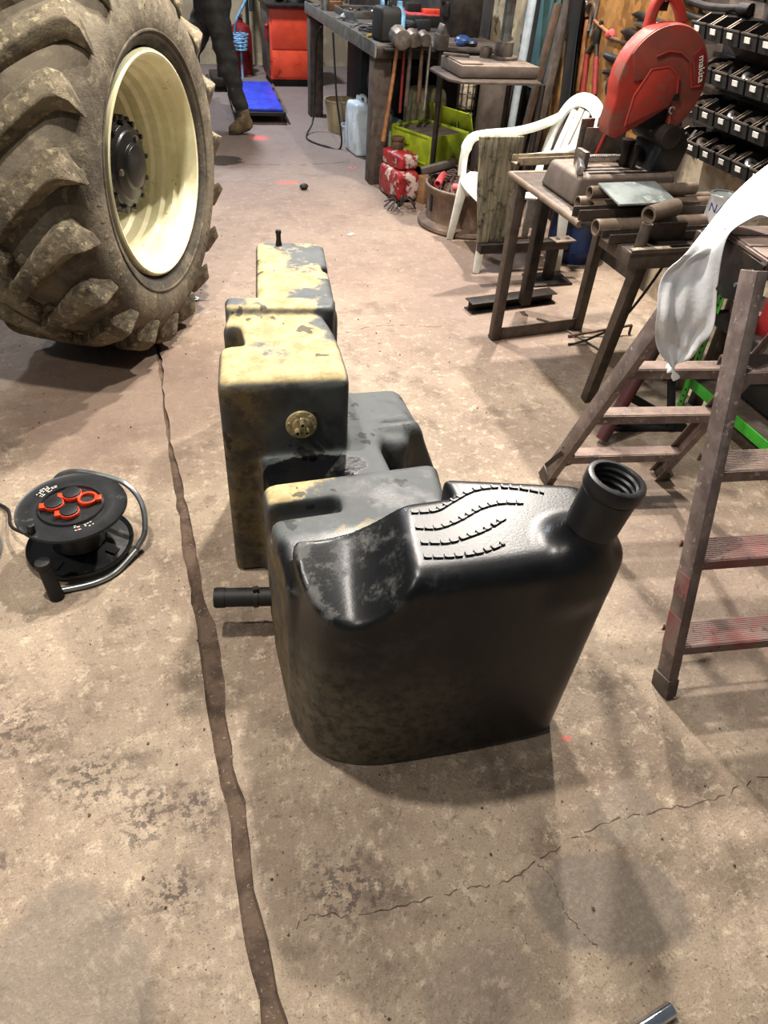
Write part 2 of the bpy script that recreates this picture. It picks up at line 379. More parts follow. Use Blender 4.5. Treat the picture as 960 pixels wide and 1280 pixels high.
    def prism(s, poly, z0, z1, m=None):
        n = len(poly); vs = [(x, y, z0) for x, y in poly] + [(x, y, z1) for x, y in poly]
        fs = [tuple(reversed(range(n))), tuple(range(n, 2 * n))] + [(i, (i + 1) % n, n + (i + 1) % n, n + i) for i in range(n)]
        return s.add(vs, fs, m)
    def ball(s, c, r, n=12, sc=(1, 1, 1)):
        vs = [(c[0], c[1], c[2] - r * sc[2])]; h = n // 2
        for j in range(1, h):
            a = -PI / 2 + PI * j / h
            vs += [(c[0] + r * sc[0] * math.cos(a) * math.cos(2 * PI * i / n), c[1] + r * sc[1] * math.cos(a) * math.sin(2 * PI * i / n), c[2] + r * sc[2] * math.sin(a)) for i in range(n)]
        vs.append((c[0], c[1], c[2] + r * sc[2])); fs = []
        for i in range(n): fs.append((0, 1 + (i + 1) % n, 1 + i))
        for j in range(h - 2):
            o = 1 + j * n; fs += [(o + i, o + (i + 1) % n, o + n + (i + 1) % n, o + n + i) for i in range(n)]
        o = 1 + (h - 2) * n; fs += [(o + i, o + (i + 1) % n, len(vs) - 1) for i in range(n)]
        return s.add(vs, fs)
    def build(s, name, mt, parent=None, bevel=0, smooth=True, seg=2, jitter=0):
        me = bpy.data.meshes.new(name); bm = bmesh.new()
        inv = parent.matrix_basis.inverted() if parent is not None else None
        if parent is not None and parent.parent is not None: inv = inv @ parent.parent.matrix_basis.inverted()
        vs = [bm.verts.new(inv @ Vector(v) if inv else v) for v in s.v]
        for f in s.f:
            try: bm.faces.new([vs[i] for i in f])
            except ValueError: pass
        bmesh.ops.recalc_face_normals(bm, faces=bm.faces)
        if bevel:
            es = [e for e in bm.edges if len(e.link_faces) == 2 and e.calc_face_angle(0) > .5]
            bmesh.ops.bevel(bm, geom=es, offset=bevel, segments=seg, affect='EDGES', profile=.5, clamp_overlap=True)
        bm.to_mesh(me); bm.free()
        if smooth:
            me.polygons.foreach_set('use_smooth', [True] * len(me.polygons)); me.set_sharp_from_angle(angle=.7)
        me.materials.append(M[mt] if isinstance(mt, str) else mt)
        o = bpy.data.objects.new(name, me); COL.objects.link(o)
        if parent is not None: o.parent = parent
        return o
def tag(o, label=None, cat=None, group=None, kind=None):
    if label: o['label'] = label
    if cat: o['category'] = cat
    if group: o['group'] = group
    if kind: o['kind'] = kind
    return o
def thing(name, label, cat, loc=(0, 0, 0), rz=0, group=None):
    o = bpy.data.objects.new(name, None); COL.objects.link(o); o.empty_display_size = .1
    o.location = loc; o.rotation_euler = (0, 0, rz)
    o.matrix_basis = Matrix.Translation(loc) @ Matrix.Rotation(rz, 4, 'Z')
    return tag(o, label, cat, group)
def copy_tree(o, label=None, loc=None, rz=None, parent=None):
    c = o.copy(); COL.objects.link(c)
    if parent is not None: c.parent = parent
    if label: c['label'] = label
    if loc is not None: c.location = loc
    if rz is not None: c.rotation_euler = (0, 0, rz)
    for ch in [x for x in list(o.children)]: copy_tree(ch, parent=c)
    return c
def simple(name, label, cat, mt, mb, group=None, bevel=0, smooth=True):
    """a thing that is one mesh, origin at its base centre"""
    a = np.array(mb.v); c = ((a[:, 0].min() + a[:, 0].max()) / 2, (a[:, 1].min() + a[:, 1].max()) / 2, a[:, 2].min())
    mb.v = [tuple(np.array(v) - c) for v in mb.v]
    o = mb.build(name, mt, None, bevel, smooth); o.location = c
    return tag(o, label, cat, group)
def arc(c, r, a0, a1, n, plane='xy'):
    out = []
    for i in range(n + 1):
        a = a0 + (a1 - a0) * i / n; x, y = r * math.cos(a), r * math.sin(a)
        out.append({'xy': (c[0] + x, c[1] + y, c[2]), 'xz': (c[0] + x, c[1], c[2] + y), 'yz': (c[0], c[1] + x, c[2] + y)}[plane])
    return out
def smoothpath(pts, k=6):
    """Catmull-Rom"""
    P_ = [Vector(p) for p in pts]; P_ = [P_[0] * 2 - P_[1]] + P_ + [P_[-1] * 2 - P_[-2]]; out = []
    for i in range(1, len(P_) - 2):
        for j in range(k):
            t = j / k; a, b, c, d = P_[i - 1:i + 3]
            out.append(.5 * ((2 * b) + (c - a) * t + (2 * a - 5 * b + 4 * c - d) * t * t + (3 * b - a - 3 * c + d) * t ** 3))
    out.append(P_[-2]); return out
# signed-distance solids meshed with surface nets (moulded plastic, body)
def smax(a, b, k):
    if k <= 0: return np.maximum(a, b)
    h = np.clip(.5 + .5 * (a - b) / k, 0, 1); return b + (a - b) * h + k * h * (1 - h)
def smin(a, b, k): return -smax(-a, -b, k)
def surface_nets(fn, lo, hi, h):
    ax = [np.arange(lo[i], hi[i] + h, h) for i in range(3)]
    X, Y, Z = np.meshgrid(*ax, indexing='ij'); Fv = fn(X, Y, Z); ins = Fv < 0
    nx, ny, nz = (k - 1 for k in Fv.shape)
    acc = np.zeros((nx, ny, nz, 3)); cnt = np.zeros((nx, ny, nz))
    cor = [(a, b, c) for a in (0, 1) for b in (0, 1) for c in (0, 1)]
    sl = lambda A, o: A[o[0]:o[0] + nx, o[1]:o[1] + ny, o[2]:o[2] + nz]
    for o in cor:
        for d in range(3):
            if o[d]: continue
            q = list(o); q[d] = 1; fa, fb = sl(Fv, o), sl(Fv, q); cr = (fa < 0) != (fb < 0)
            t = np.where(cr, fa / np.where(cr, fa - fb, 1), 0)
            for e in range(3): acc[..., e] += cr * (o[e] + (t if e == d else 0))
            cnt += cr
    act = cnt > 0; idx = -np.ones(act.shape, int); idx[act] = np.arange(act.sum())
    I = np.argwhere(act); V = (I + acc[act] / cnt[act][:, None]) * h + np.array([a[0] for a in ax])
    faces = []
    for d in range(3):
        a = [slice(1, -1)] * 3; a[d] = slice(0, -1); b = [slice(1, -1)] * 3; b[d] = slice(1, None)
        A, B = ins[tuple(a)], ins[tuple(b)]; e1, e2 = [(1, 2), (2, 0), (0, 1)][d]
        for flip, msk in ((False, A & ~B), (True, ~A & B)):
            J = np.argwhere(msk)
            for e in range(3):
                if e != d: J[:, e] += 1
            if not len(J): continue
            def cell(o1, o2):
                K = J.copy(); K[:, e1] -= o1; K[:, e2] -= o2; return idx[K[:, 0], K[:, 1], K[:, 2]]
            q = np.stack([cell(1, 1), cell(0, 1), cell(0, 0), cell(1, 0)], 1)
            faces.append(q[:, ::-1] if flip else q)
    return V, np.concatenate(faces)
def np_obj(name, V, Fc, mt, parent=None):
    if parent is not None: V = V - np.array(parent.location)
    me = bpy.data.meshes.new(name); me.from_pydata(V.tolist(), [], Fc.tolist())
    me.polygons.foreach_set('use_smooth', [True] * len(me.polygons)); me.materials.append(M[mt])
    o = bpy.data.objects.new(name, me); COL.objects.link(o)
    if parent is not None: o.parent = parent
    return o

# ================================================================== SETTING
def build_floor():
    # concrete slabs either side of an open joint running down the shop; ragged lips
    rnd = random.Random(3)
    ys = [-1.2 + .05 * i for i in range(int((10.4 + 1.2) / .05) + 1)]
    def edge(x, amp):
        e = []; o = 0
        for y in ys:
            o = o * .75 + rnd.uniform(-amp, amp); e.append(x(y) + o + rnd.uniform(-amp, amp) * .4)
        return e
    wj = lambda y: .043 if y < 1.7 else max(.018, .043 - .025 * (y - 1.7))
    ctr = lambda y: (.006 - .031 * y) if y < 2.6 else (-.0742 - .02 * (y - 2.6))
    lx = edge(lambda y: ctr(y) - wj(y) / 2, .005); rx = edge(lambda y: ctr(y) + wj(y) / 2, .007)
    def slab(e, far, flip):
        m = MB(); n = len(ys); vs = []
        for i, y in enumerate(ys): vs += [(far, y, 0), (e[i], y, 0), (e[i], y, -.05)]
        fs = []
        for i in range(n - 1):
            a = 3 * i; fs += [(a, a + 1, a + 4, a + 3), (a + 1, a + 2, a + 5, a + 4)]
        m.add(vs, fs); return m
    f = slab(lx, -4.2, 0); g = slab(rx, 2.62, 1); f.add(g.v, g.f)
    o = f.build('floor', 'concrete', None, smooth=False); tag(o, kind='structure')
    j = MB(); n = len(ys); rr = random.Random(5)
    vs = []
    for i, y in enumerate(ys):
        for k in range(5):
            t = k / 4; x = (lx[i] - .01) * (1 - t) + (rx[i] + .01) * t
            vs.append((x, y, -.010 + rr.uniform(-.0025, .0025) - .003 * math.sin(PI * t)))
    fs = [(5 * i + k, 5 * i + k + 1, 5 * i + 6 + k, 5 * i + 5 + k) for i in range(n - 1) for k in range(4)]
    j.add(vs, fs); j.build('joint_filling', 'joint', o)
    # wandering cracks: thin dark sunken lines with crumbled lips
    def crack(pts, w):
        r2 = random.Random(len(pts) * 7 + int(w * 1e4)); P_ = smoothpath(pts, 9); m = MB(); vs = []; w *= .55
        for i, p in enumerate(P_):
            q = P_[min(i + 1, len(P_) - 1)] - P_[max(i - 1, 0)]; nrm = Vector((-q.y, q.x, 0)).normalized()
            p = p + nrm * r2.uniform(-.005, .005); ww = w * r2.uniform(.2, 1.2)
            vs += [tuple(p + nrm * ww + Vector((0, 0, .0008))), tuple(p - nrm * ww + Vector((0, 0, .0008)))]
        m.add(vs, [(2 * i, 2 * i + 1, 2 * i + 3, 2 * i + 2) for i in range(len(P_) - 1) if r2.random() > .22])
        m.build('floor_crack', 'joint', o, smooth=False)
    crack([(.05, .545, 0), (.11, .57, 0), (.2, .545, 0), (.35, .54, 0), (.45, .535, 0), (.542, .528, 0), (.65, .56, 0), (.8, .59, 0), (.95, .585, 0), (1.1, .575, 0), (1.27, .595, 0), (1.6, .6, 0)], .0028)
    crack([(.615, .545, 0), (.63, .50, 0), (.625, .45, 0), (.64, .40, 0), (.66, .36, 0)], .0020)
    crack([(-.03, 3.62, 0), (.1, 3.60, 0), (.2, 3.58, 0)], .007)
    crack([(.35, 6.1, 0), (.8, 6.02, 0), (1.2, 6.0, 0), (1.6, 6.05, 0)], .009)
    crack([(.75, 3.1, 0), (1.0, 3.16, 0), (1.3, 3.1, 0)], .004)
    # loose grit
    st = random.Random(11); m = MB()
    for i in range(230):
        x, y = st.uniform(-.7, 1.3), st.uniform(.25, 4.5); r = st.uniform(.0015, .0042)
        if .05 < x < .9 and .8 < y < 2.7: continue
        m.ball((x, y, r * .6), r, 6, (1, st.uniform(.7, 1.3), .7))
    g = m.build('loose_grit', 'joint', o); g['kind'] = 'stuff'
build_floor()
def wall(name, c, d, mt):
    return tag(MB().box(c, d).build(name, mt, None, smooth=False), kind='structure')
wall('wall_right', (2.69, 4.4, 1.2), (.14, 12, 2.5), 'wall')
wall('wall_back', (-.9, 10.45, 1.2), (7.1, .14, 2.5), 'wall_cream')

# ================================================================== HERO: FUEL TANK
def build_tank():
    T = thing('fuel_tank', 'long black moulded fuel tank with dusty rear half lying on the concrete floor', 'fuel tank', (.35, 1.5, 0))
    def hull(X, Y, Z, edges, z0, z1, k, kz):
        d = None
        for (ax, ay), (bx, by), dr in edges:
            L = math.hypot(bx - ax, by - ay); nx_, ny_ = (by - ay) / L, -(bx - ax) / L
            e = (nx_ * (X - ax) + ny_ * (Y - ay) + dr * Z) / math.sqrt(1 + dr * dr)
            d = e if d is None else smax(d, e, k)
        d = smax(d, Z - z1, kz); return smax(d, z0 - Z, .02)
    def poly(pts, drafts=None):
        n = len(pts); drafts = drafts or [0] * n
        return [(pts[i], pts[(i + 1) % n], drafts[i]) for i in range(n)]
    def boxd(X, Y, Z, c, s, k=.02):
        return smax(smax(abs(X - c[0]) - s[0] / 2, abs(Y - c[1]) - s[1] / 2, k), abs(Z - c[2]) - s[2] / 2, k)
    def cap(X, Y, Z, a, b, ra, rb):
        a, b = np.array(a), np.array(b); ba = b - a; L2 = ba @ ba
        t = np.clip(((X - a[0]) * ba[0] + (Y - a[1]) * ba[1] + (Z - a[2]) * ba[2]) / L2, 0, 1)
        return np.sqrt((X - a[0] - t * ba[0]) ** 2 + (Y - a[1] - t * ba[1]) ** 2 + (Z - a[2] - t * ba[2]) ** 2) - (ra + (rb - ra) * t)
    def fn(X, Y, Z):
        # front pod, wider at the top on the right; broad round front, crisper back edges
        pod = hull(X, Y, Z, poly([(.150, 1.60), (.150, .955), (.235, .868), (.56, .822), (.81, .835), (.830, 1.60)],
                                 [.05, .02, .02, .02, -.075, 0]), 0, .625, .075, .055)
        for (ax, ay), (bx, by) in (((.84, 1.085), (.50, 1.185)),):
            L = math.hypot(bx - ax, by - ay); pod = smax(pod, ((by - ay) * (X - ax) - (bx - ax) * (Y - ay)) / L, .022)
        pod = smax(pod, -smax(smax(1.105 - Y, X - .535, .01), .40 - Z, .01), .02)
        # scoop at the upper left: a hollow flank and a ledge meeting in a valley
        ty = np.clip((1.12 - Y) / .28, 0, 1.2); xv = .262 - .020 * ty; zv = .560 - .080 * ty; dx = X - xv
        s1, s2 = .16 + .16 * ty, 1.3 + 4.6 * ty
        fl = zv + s1 * dx + s2 * dx * np.maximum(dx, 0); lg = zv - (.10 + .22 * ty) * dx
        scoop = smax((fl - Z) / np.sqrt(1 + (s1 + 2 * s2 * np.clip(dx, 0, .16)) ** 2), (lg - Z), .02)
        pod = smax(pod, -scoop, .014)
        # neck root swelling
        pod = smin(pod, cap(X, Y, Z, (.735, .918, .53), (.7575, .9015, .665), .076, .0515), .045)
        # block with strap slot, left of the pod
        B = hull(X, Y, Z, poly([(.155, 1.40), (.152, 1.02), (.55, 1.02), (.62, 1.40)]), .02, .495, .03, .03)
        B = smax(B, (Z - .475) * .97 + (Y - 1.21) * .0, .01) if False else B
        B = smax(B, -boxd(X, Y, Z, (.20, 1.285, .47), (.26, .058, .17)), .014)
        B = smax(B, -(smax(smax(.452 - (Z - .03 * (1 - 0)), Y - 1.258, .008), -1 + 0 * Z, .01)), .02) if False else B
        sad = hull(X, Y, Z, poly([(.178, 1.70), (.172, 1.10), (.56, 1.10), (.66, 1.70)], [0, 0, 0, .06]), 0, .435, .03, .03)
        tow = hull(X, Y, Z, poly([(.083, 1.60), (.437, 1.567), (.470, 1.745), (.452, 1.875), (.462, 1.99), (.168, 2.03), (.128, 1.93)], [0, 0, .01, 0, 0, 0, 0]), 0, .668, .03, .035)
        tow = smax(tow, -boxd(X, Y, Z, (.12, 1.855, .62), (.12, .115, .16)), .02)
        rid = hull(X, Y, Z, poly([(.158, 2.065), (.150, 1.985), (.462, 1.935), (.488, 2.02)]), 0, .688, .02, .018)
        rea = hull(X, Y, Z, poly([(.330, 2.62), (.238, 2.00), (.485, 1.97), (.572, 2.575)]), 0, .648, .03, .03)
        rea = smax(rea, -boxd(X, Y, Z, (.545, 2.335, .64), (.06, .05, .10)), .012)
        # right hand shoulder beside the tower
        sh = hull(X, Y, Z, poly([(.40, 1.91), (.40, 1.64), (.60, 1.585), (.665, 1.70), (.640, 1.80), (.52, 1.895)], [0, 0, 0, 0, 0, 0]), 0, .425, .03, .035)
        sh = smin(sh, hull(X, Y, Z, [((.40, 1.92), (.40, 1.64), 0), ((.40, 1.64), (.78, 1.66), 0), ((.835, 1.66), (.835, 1.90), .40), ((.835, 1.90), (.40, 1.92), .0)], 0, .415, .03, .03), .02)
        sad = smax(sad, -boxd(X, Y, Z, (.70, 1.53, .45), (.36, .27, .36)), .03)
        d = smin(sad, B, .018); d = smin(d, tow, .02); d = smin(d, smin(rid, rea, .012), .012)
        d = smin(d, sh, .045); d = smin(d, pod, .015)
        # hollow inside the neck
        return d
    V, Fc = surface_nets(fn, (-.02, .74, -.02), (1.0, 2.70, .80), .0075)
    np_obj('tank_body', V, Fc, 'tank', T)
    # filler neck with collar and internal thread
    nb = Vector((.744, .904, .60)); nt_ = Vector((.776, .896, .795)); d, u, w = frame(nt_ - nb); L = (nt_ - nb).length
    mt = Matrix((u, w, d)).transposed().to_4x4(); mt.translation = nb
    prof = [(.049, L - .130), (.0535, L - .125), (.0550, L - .06), (.0560, L - .036), (.0545, L - .035), (.0545, L - .032), (.0585, L - .031), (.0600, L - .027), (.0600, L - .008), (.0585, L - .002), (.055, L), (.048, L), (.0455, L - .004)]
    z = L - .008
    for i in range(4): prof += [(.0455, z), (.0420, z - .004), (.0420, z - .008), (.0455, z - .012)]; z -= .014
    prof += [(.0455, L - .075), (0, L - .078)]
    nk = MB().lathe(prof, 48, mt).build('filler_neck', 'black_plastic', T); nk['label'] = 'clean black filler neck with screw thread inside'
    # wavy rows of short moulded dashes on the pod top
    rows = [[(.431, 1.066), (.484, 1.062), (.530, 1.083), (.587, 1.108), (.643, 1.109), (.695, 1.093), (.742, 1.068)],
            [(.424, 1.018), (.470, 1.008), (.523, 1.022), (.579, 1.047), (.630, 1.055), (.680, 1.044)],
            [(.421, .972), (.474, .962), (.521, .969), (.571, .983), (.621, 1.006)],
            [(.414, .931), (.468, .921), (.518, .919), (.556, .924), (.590, .934)]]
    for r in rows:
        P_ = smoothpath([(x, y, .6265) for x, y in r], 12); m = MB(); acc = 0; pts = [P_[0]]
        for a, b in zip(P_[:-1], P_[1:]):
            acc += (b - a).length
            if acc > .0035: pts.append(b); acc = 0
        tot = 0; seg = []
        for a, b in zip(pts[:-1], pts[1:]):
            tot += (b - a).length
            on = (tot % .0215) < .0165
            if on: m.bar(a, b, .0042, .0045)
            elif seg is not None: pass
        tot = 0; last = -1
        for a, b in zip(pts[:-1], pts[1:]):
            tot += (b - a).length; k = int(tot / .0215)
            if k != last:
                last = k; dd = (b - a).normalized(); n2 = Vector((-dd.y, dd.x, 0)); m.bar(a - n2 * .001, a + n2 * .009, .004, .006)
        m.build('moulded_dash_row', 'black_plastic', T)
    # level sender on the tower face
    c = Vector((.293, 1.5835, .533)); n = Vector((-.092, -1, 0)).normalized(); u2 = Vector((0, 0, 1)); w2 = n.cross(u2)
    sd = MB().cyl(c + n * -.01, c + n * .010, .043, .042, 40).cyl(c + n * .010, c + n * .016, .026, .024, 28).build('level_sender', 'sender_zinc', T, bevel=.0015)
    for k in range(6):
        a = 2 * PI * k / 6 + .3; q = c + (u2 * math.cos(a) + w2 * math.sin(a)) * .0345
        MB().cyl(q + n * .009, q + n * .015, .0052, .0048, 6).build('bolt', 'sender_zinc', sd)
    for a, r, l in ((PI / 2 * 0, .012, .040), (2.3, .013, .034), (-2.3, .013, .034)):
        q = c + (u2 * math.cos(a) + w2 * math.sin(a)) * .017
        MB().pipe(q + n * .012, q + n * l, .0075, .0045, 14).build('outlet_stub', 'sender_zinc', sd)
    # hose spigot low on the left, with clip
    a, b = Vector((.005, 1.388, .125)), Vector((.185, 1.352, .125))
    sp = MB().pipe(a, b, .0265, .019, 24).pipe(a + (b - a) * .02, a + (b - a) * .16, .0285, .02, 24).build('outlet_hose', 'black_rubber', T)
    q = a + (b - a) * .62; e = (b - a).normalized()
    MB().pipe(q - e * .006, q + e * .006, .0295, .0262, 24).box(q + Vector((0, -.004, .034)), (.016, .012, .014)).build('hose_clip', 'dark_steel', sp)
    # vent stub on the far end
    q = Vector((.405, 2.56, .645))
    MB().cyl(q, q + Vector((0, 0, .02)), .012, .0095, 14).cyl(q, q + Vector((0, 0, .058)), .0085, .0085, 14).cyl(q + Vector((0, 0, .046)), q + Vector((0, 0, .056)), .0105, .0105, 14).build('vent_stub', 'black_rubber', T)
build_tank()

# ================================================================== TRACTOR WHEEL
def build_wheel():
    T = thing('tractor_wheel', 'huge muddy tractor wheel with cream rim standing on the floor at left', 'wheel', (.018, 3.2, .739), -.457)
    # local frame: +x is the wheel axis (outward face), y/z in the wheel plane
    R = Matrix.Rotation(PI / 2, 4, 'Y'); B = T.matrix_basis
    lath = B @ R                                       # lathe z -> local +x
    tp = [(.400, -.03), (.415, -.012), (.428, .012), (.45, .026), (.50, .036), (.56, .034), (.61, .014), (.645, -.018), (.668, -.052), (.680, -.10), (.690, -.18), (.694, -.27),
          (.690, -.36), (.680, -.44), (.668, -.488), (.645, -.522), (.60, -.55), (.52, -.57), (.44, -.555), (.400, -.51)]
    tyre = MB().lathe(tp, 128, lath, closed=False).build('tyre', 'tyre', T)
    # lugs: 19 bars each side at 45 degrees, wrapping over the shoulder
    def lug(side):
        path = []                                       # (x, radius base, top height, angle)
        K = 9
        for i in range(K):
            t = i / (K - 1)
            if side > 0: x = -.285 + (.285 - .055) * min(t / .72, 1)
            else: x = -.255 - (.255 - .055) * min(t / .72, 1)
            ang = .34 * min(t / .8, 1) + .02 * max(0, t - .8)
            if t <= .72: rb, rt = .672, .737 - .008 * (t / .72) ** 2
            else:
                q = (t - .72) / .28
                x = (-.055 + .070 * q ** .8) if side > 0 else (-.485 - .070 * q ** .8)
                rb, rt = .672 - .085 * q, .729 - .020 * q - .022 * q ** 6
            path.append((x, rb, rt, ang, (.058 + .012 * t if t < .72 else .067 + .022 * (t - .72) / .28)))
        vs = []; fs = []
        for (x, rb, rt, a, w) in path:
            for r, ww in ((rb, w * 1.25), (rt, w * .80)):
                for sg in (-1, 1):
                    aa = a + sg * ww / .70 * .62; xx = x + (-sg * ww * .28 if side > 0 else sg * ww * .28)
                    vs.append((xx, r * math.sin(aa), r * math.cos(aa)))
        for i in range(len(path) - 1):
            o = 4 * i; q = o + 4
            fs += [(o, o + 2, q + 2, q), (o + 2, o + 3, q + 3, q + 2), (o + 3, o + 1, q + 1, q + 3), (o + 1, o, q, q + 1)]
        fs += [(0, 1, 3, 2), (len(vs) - 4, len(vs) - 2, len(vs) - 1, len(vs) - 3)]
        m = MB(); m.add(vs, fs); return m
    N = 19
    for side in (1, -1):
        m = lug(side); base = MB(); base.add(m.v, m.f, B)
        first = base.build('tread_lug', 'lug', tyre, bevel=.008, seg=2)
        for k in range(N):
            a = 2 * PI * (k + (.5 if side < 0 else 0)) / N
            o = first if k == 0 else first.copy()
            if k: COL.objects.link(o)
            o.rotation_euler = (a, 0, 0)
    # small inter-lug scuff blocks and sidewall ribs
    sc = MB()
    for k in range(N):
        a = 2 * PI * (k + .62) / N
        for (x, r, L) in ((-.13, .690, .05), (-.21, .695, .06)):
            c = B @ Vector((x, r * math.sin(a), r * math.cos(a)))
            m4 = B @ Matrix.Rotation(-a, 4, 'X'); m5 = MB().box((0, 0, 0), (.05, .028, .012), rot=(0, 0, .7))
            sc.add(m5.v, m5.f, Matrix.Translation(c) @ m4.to_3x3().to_4x4())
    sc.build('tread_stub', 'lug', tyre, bevel=.004)['kind'] = 'stuff'
    rib = MB()
    for r, x in ((.470, .0305),): rib.lathe([(r - .006, x - .006), (r - .003, x + .0045), (r + .003, x + .0045), (r + .006, x - .006)], 96, lath)
    for k in range(60):
        a = 2 * PI * k / 60 + .03
        if k % 20 > 5: continue
        p0 = B @ Vector((.033, .515 * math.sin(a), .515 * math.cos(a))); p1 = B @ Vector((.034, .545 * math.sin(a + .02), .545 * math.cos(a + .02)))
        rib.bar(p0, p1, .010, .006, B.to_3x3() @ Vector((1, 0, 0)))
    rib.build('sidewall_rib', 'tyre', tyre)
    # cream rim: flange, stepped barrel, dish far inside
    rp = [(.412, -.012), (.413, .004), (.408, .016), (.400, .020), (.392, .016), (.388, .004), (.386, -.02), (.374, -.034), (.3735, -.0345), (.372, -.064), (.3715, -.0645), (.3555, -.076), (.355, -.0765), (.355, -.11), (.3545, -.1105), (.339, -.122), (.3385, -.1225), (.338, -.158), (.3375, -.1585), (.3225, -.170), (.322, -.1705), (.321, -.215), (.3205, -.2155), (.306, -.228), (.3055, -.2285), (.305, -.30), (.29, -.315), (.20, -.318), (.0, -.318),
          (.0, -.33), (.29, -.34), (.33, -.33), (.36, -.50), (.405, -.52), (.405, -.50), (.395, -.05)]
    MB().lathe(rp, 96, lath).build('rim', 'cream_paint', T)
    # planetary hub: scalloped flange with bolts
    hp = []
    nt = 24
    hub = MB()
    for k in range(96):
        a = 2 * PI * k / 96; r = .172 + .0095 * (1 if (k % 4) < 2 else -1); hp.append((r * math.cos(a), r * math.sin(a)))
    hub.prism(hp, -.315, -.125, lath)
    hub.lathe([(.155, -.13), (.152, -.112), (.13, -.105), (.125, -.098), (.085, -.09), (.08, -.075), (.045, -.07), (.0, -.068)], 40, lath)
    h = hub.build('hub', 'hub_black', T, bevel=.002)
    x3 = B.to_3x3() @ Vector((1, 0, 0))
    for k in range(12):
        a = 2 * PI * k / 12; p = lath @ Vector((.158 * math.cos(a), .158 * math.sin(a), -.125))
        MB().cyl(p, p + x3 * .020, .0105, .010, 6).build('hub_bolt', 'hub_black', h)
    for k in range(3):
        a = 2 * PI * k / 3 + .5; p = lath @ Vector((.105 * math.cos(a), .105 * math.sin(a), -.098))
        MB().cyl(p, p + x3 * .012, .014, .012, 10).build('drain_plug', 'rusty_steel', h)
    for k in range(10):
        a = 2 * PI * k / 10; p = lath @ Vector((.235 * math.cos(a), .235 * math.sin(a), -.318))
        MB().cyl(p, p + x3 * .02, .014, .013, 6).build('wheel_nut', 'cream_paint', T)
build_wheel()

# ================================================================== CABLE REEL
def build_reel():
    cx, cy = -.372, 1.81
    T = thing('cable_reel', 'black cable reel with orange socket covers lying flat on the concrete', 'cable reel', (cx, cy, 0))
    m0 = Matrix.Translation((cx, cy, 0)); m1 = Matrix.Translation((cx + .004, cy + .0, 0))
    lo = MB().lathe([(.0, .03), (.075, .03), (.08, .036), (.145, .026), (.158, .034), (.160, .028), (.157, .020), (.148, .014), (.075, .018), (.0, .018)], 64, m0).build('lower_flange', 'reel_black', T)
    for k in range(4):
        a = PI / 4 + k * PI / 2 + .2; p = Vector((cx + .115 * math.cos(a), cy + .115 * math.sin(a), .0315))
        MB().box(p, (.034, .026, .008), (0, .1, a)).build('flange_window', 'dark_void', lo)
    MB().lathe([(.072, .03), (.078, .045), (.068, .06), (.066, .165), (.10, .172)], 40, m0).build('drum', 'reel_black', T)
    up = MB().lathe([(.0, .176), (.085, .176), (.088, .183), (.094, .183), (.098, .176), (.120, .178), (.150, .172), (.158, .176), (.160, .170), (.156, .164), (.12, .168), (.0, .166)], 64, m1).build('upper_flange', 'reel_black', T)
    # four sockets: orange ring with hinge, black lids; one open
    for k, (dx, dy, op) in enumerate(((-.045, .005, 0), (.004, .043, 0), (.0, -.040, 0), (.050, .012, 1))):
        c = Vector((cx + .002 + dx, cy + dy, .178))
        s_ = MB().pipe(c, c + Vector((0, 0, .013)), .029, .022, 28).box(c + Vector((-.030 if not op else .03, -.006, .007)), (.020, .022, .014)).build('socket_ring', 'orange_plastic', up, bevel=.0015)
        if op:
            MB().cyl(c + Vector((0, 0, .001)), c + Vector((0, 0, .003)), .023, .023, 24).build('socket_face', 'dark_void', up)
        else:
            MB().cyl(c + Vector((0, 0, .012)), c + Vector((0, 0, .018)), .027, .026, 28).build('socket_lid', 'reel_black', up, bevel=.0015)
    # printed panels (too small to read): rows of pale strokes
    r = random.Random(4); pm = MB(); rm = MB()
    for (a0, n, rr) in ((2.25, 5, .122), (5.05, 4, .118)):
        for i in range(n):
            for j in range(7):
                if r.random() < .3: continue
                a = a0 + (j - 3) * .085 + r.uniform(-.01, .01); q = rr + .004 - i * .0065
                p = Vector((cx + q * math.cos(a), cy + q * math.sin(a), .1785)); (rm if (i == 1 and a0 > 4 and j < 3) else pm).box(p, (r.uniform(.004, .009), .0026, .0006), (0, 0, a + PI / 2))
    pm.build('printed_strip', 'paper', up)['kind'] = 'stuff'; rm.build('red_printed_strip', 'orange_plastic', up)['kind'] = 'stuff'
    k0 = Vector((cx - .098, cy - .095, .172)); MB().cyl(k0, k0 + Vector((0, 0, .03)), .013, .012, 18).build('winding_knob', 'reel_black', T, bevel=.002)
    # tubular stand: bent handle on the right, foot with black grip at the front left
    hd = smoothpath([(-.485, 1.915, .03), (-.462, 2.00, .08), (-.425, 2.02, .135), (-.36, 1.995, .165), (-.26, 1.935, .17), (-.205, 1.89, .162), (-.172, 1.84, .12), (-.175, 1.78, .06), (-.205, 1.745, .026)], 8)
    MB().tube(hd, .0088, 14).build('carry_handle', 'galvanised', T)
    MB().tube(smoothpath([(-.205, 1.745, .022), (-.27, 1.67, .010), (-.335, 1.635, .0105), (-.43, 1.625, .011)], 6), .0088, 12).build('stand_tube', 'galvanised', T)
    b0 = Vector((-.437, 1.61, 0)); MB().cyl(b0, b0 + Vector((-.012, .02, .125)), .0215, .019, 22).cyl(b0 + Vector((-.012, .02, .112)), b0 + Vector((-.0125, .0205, .130)), .0225, .0215, 22).build('foot_grip', 'black_rubber', T, bevel=.002)
    MB().tube(smoothpath([(-.53, 1.84, .07), (-.58, 1.92, .04), (-.62, 2.06, .009), (-.75, 2.12, .008), (-1.2, 2.16, .008)], 6), .0055, 8).build('mains_lead', 'black_rubber', T)
build_reel()
m = MB()
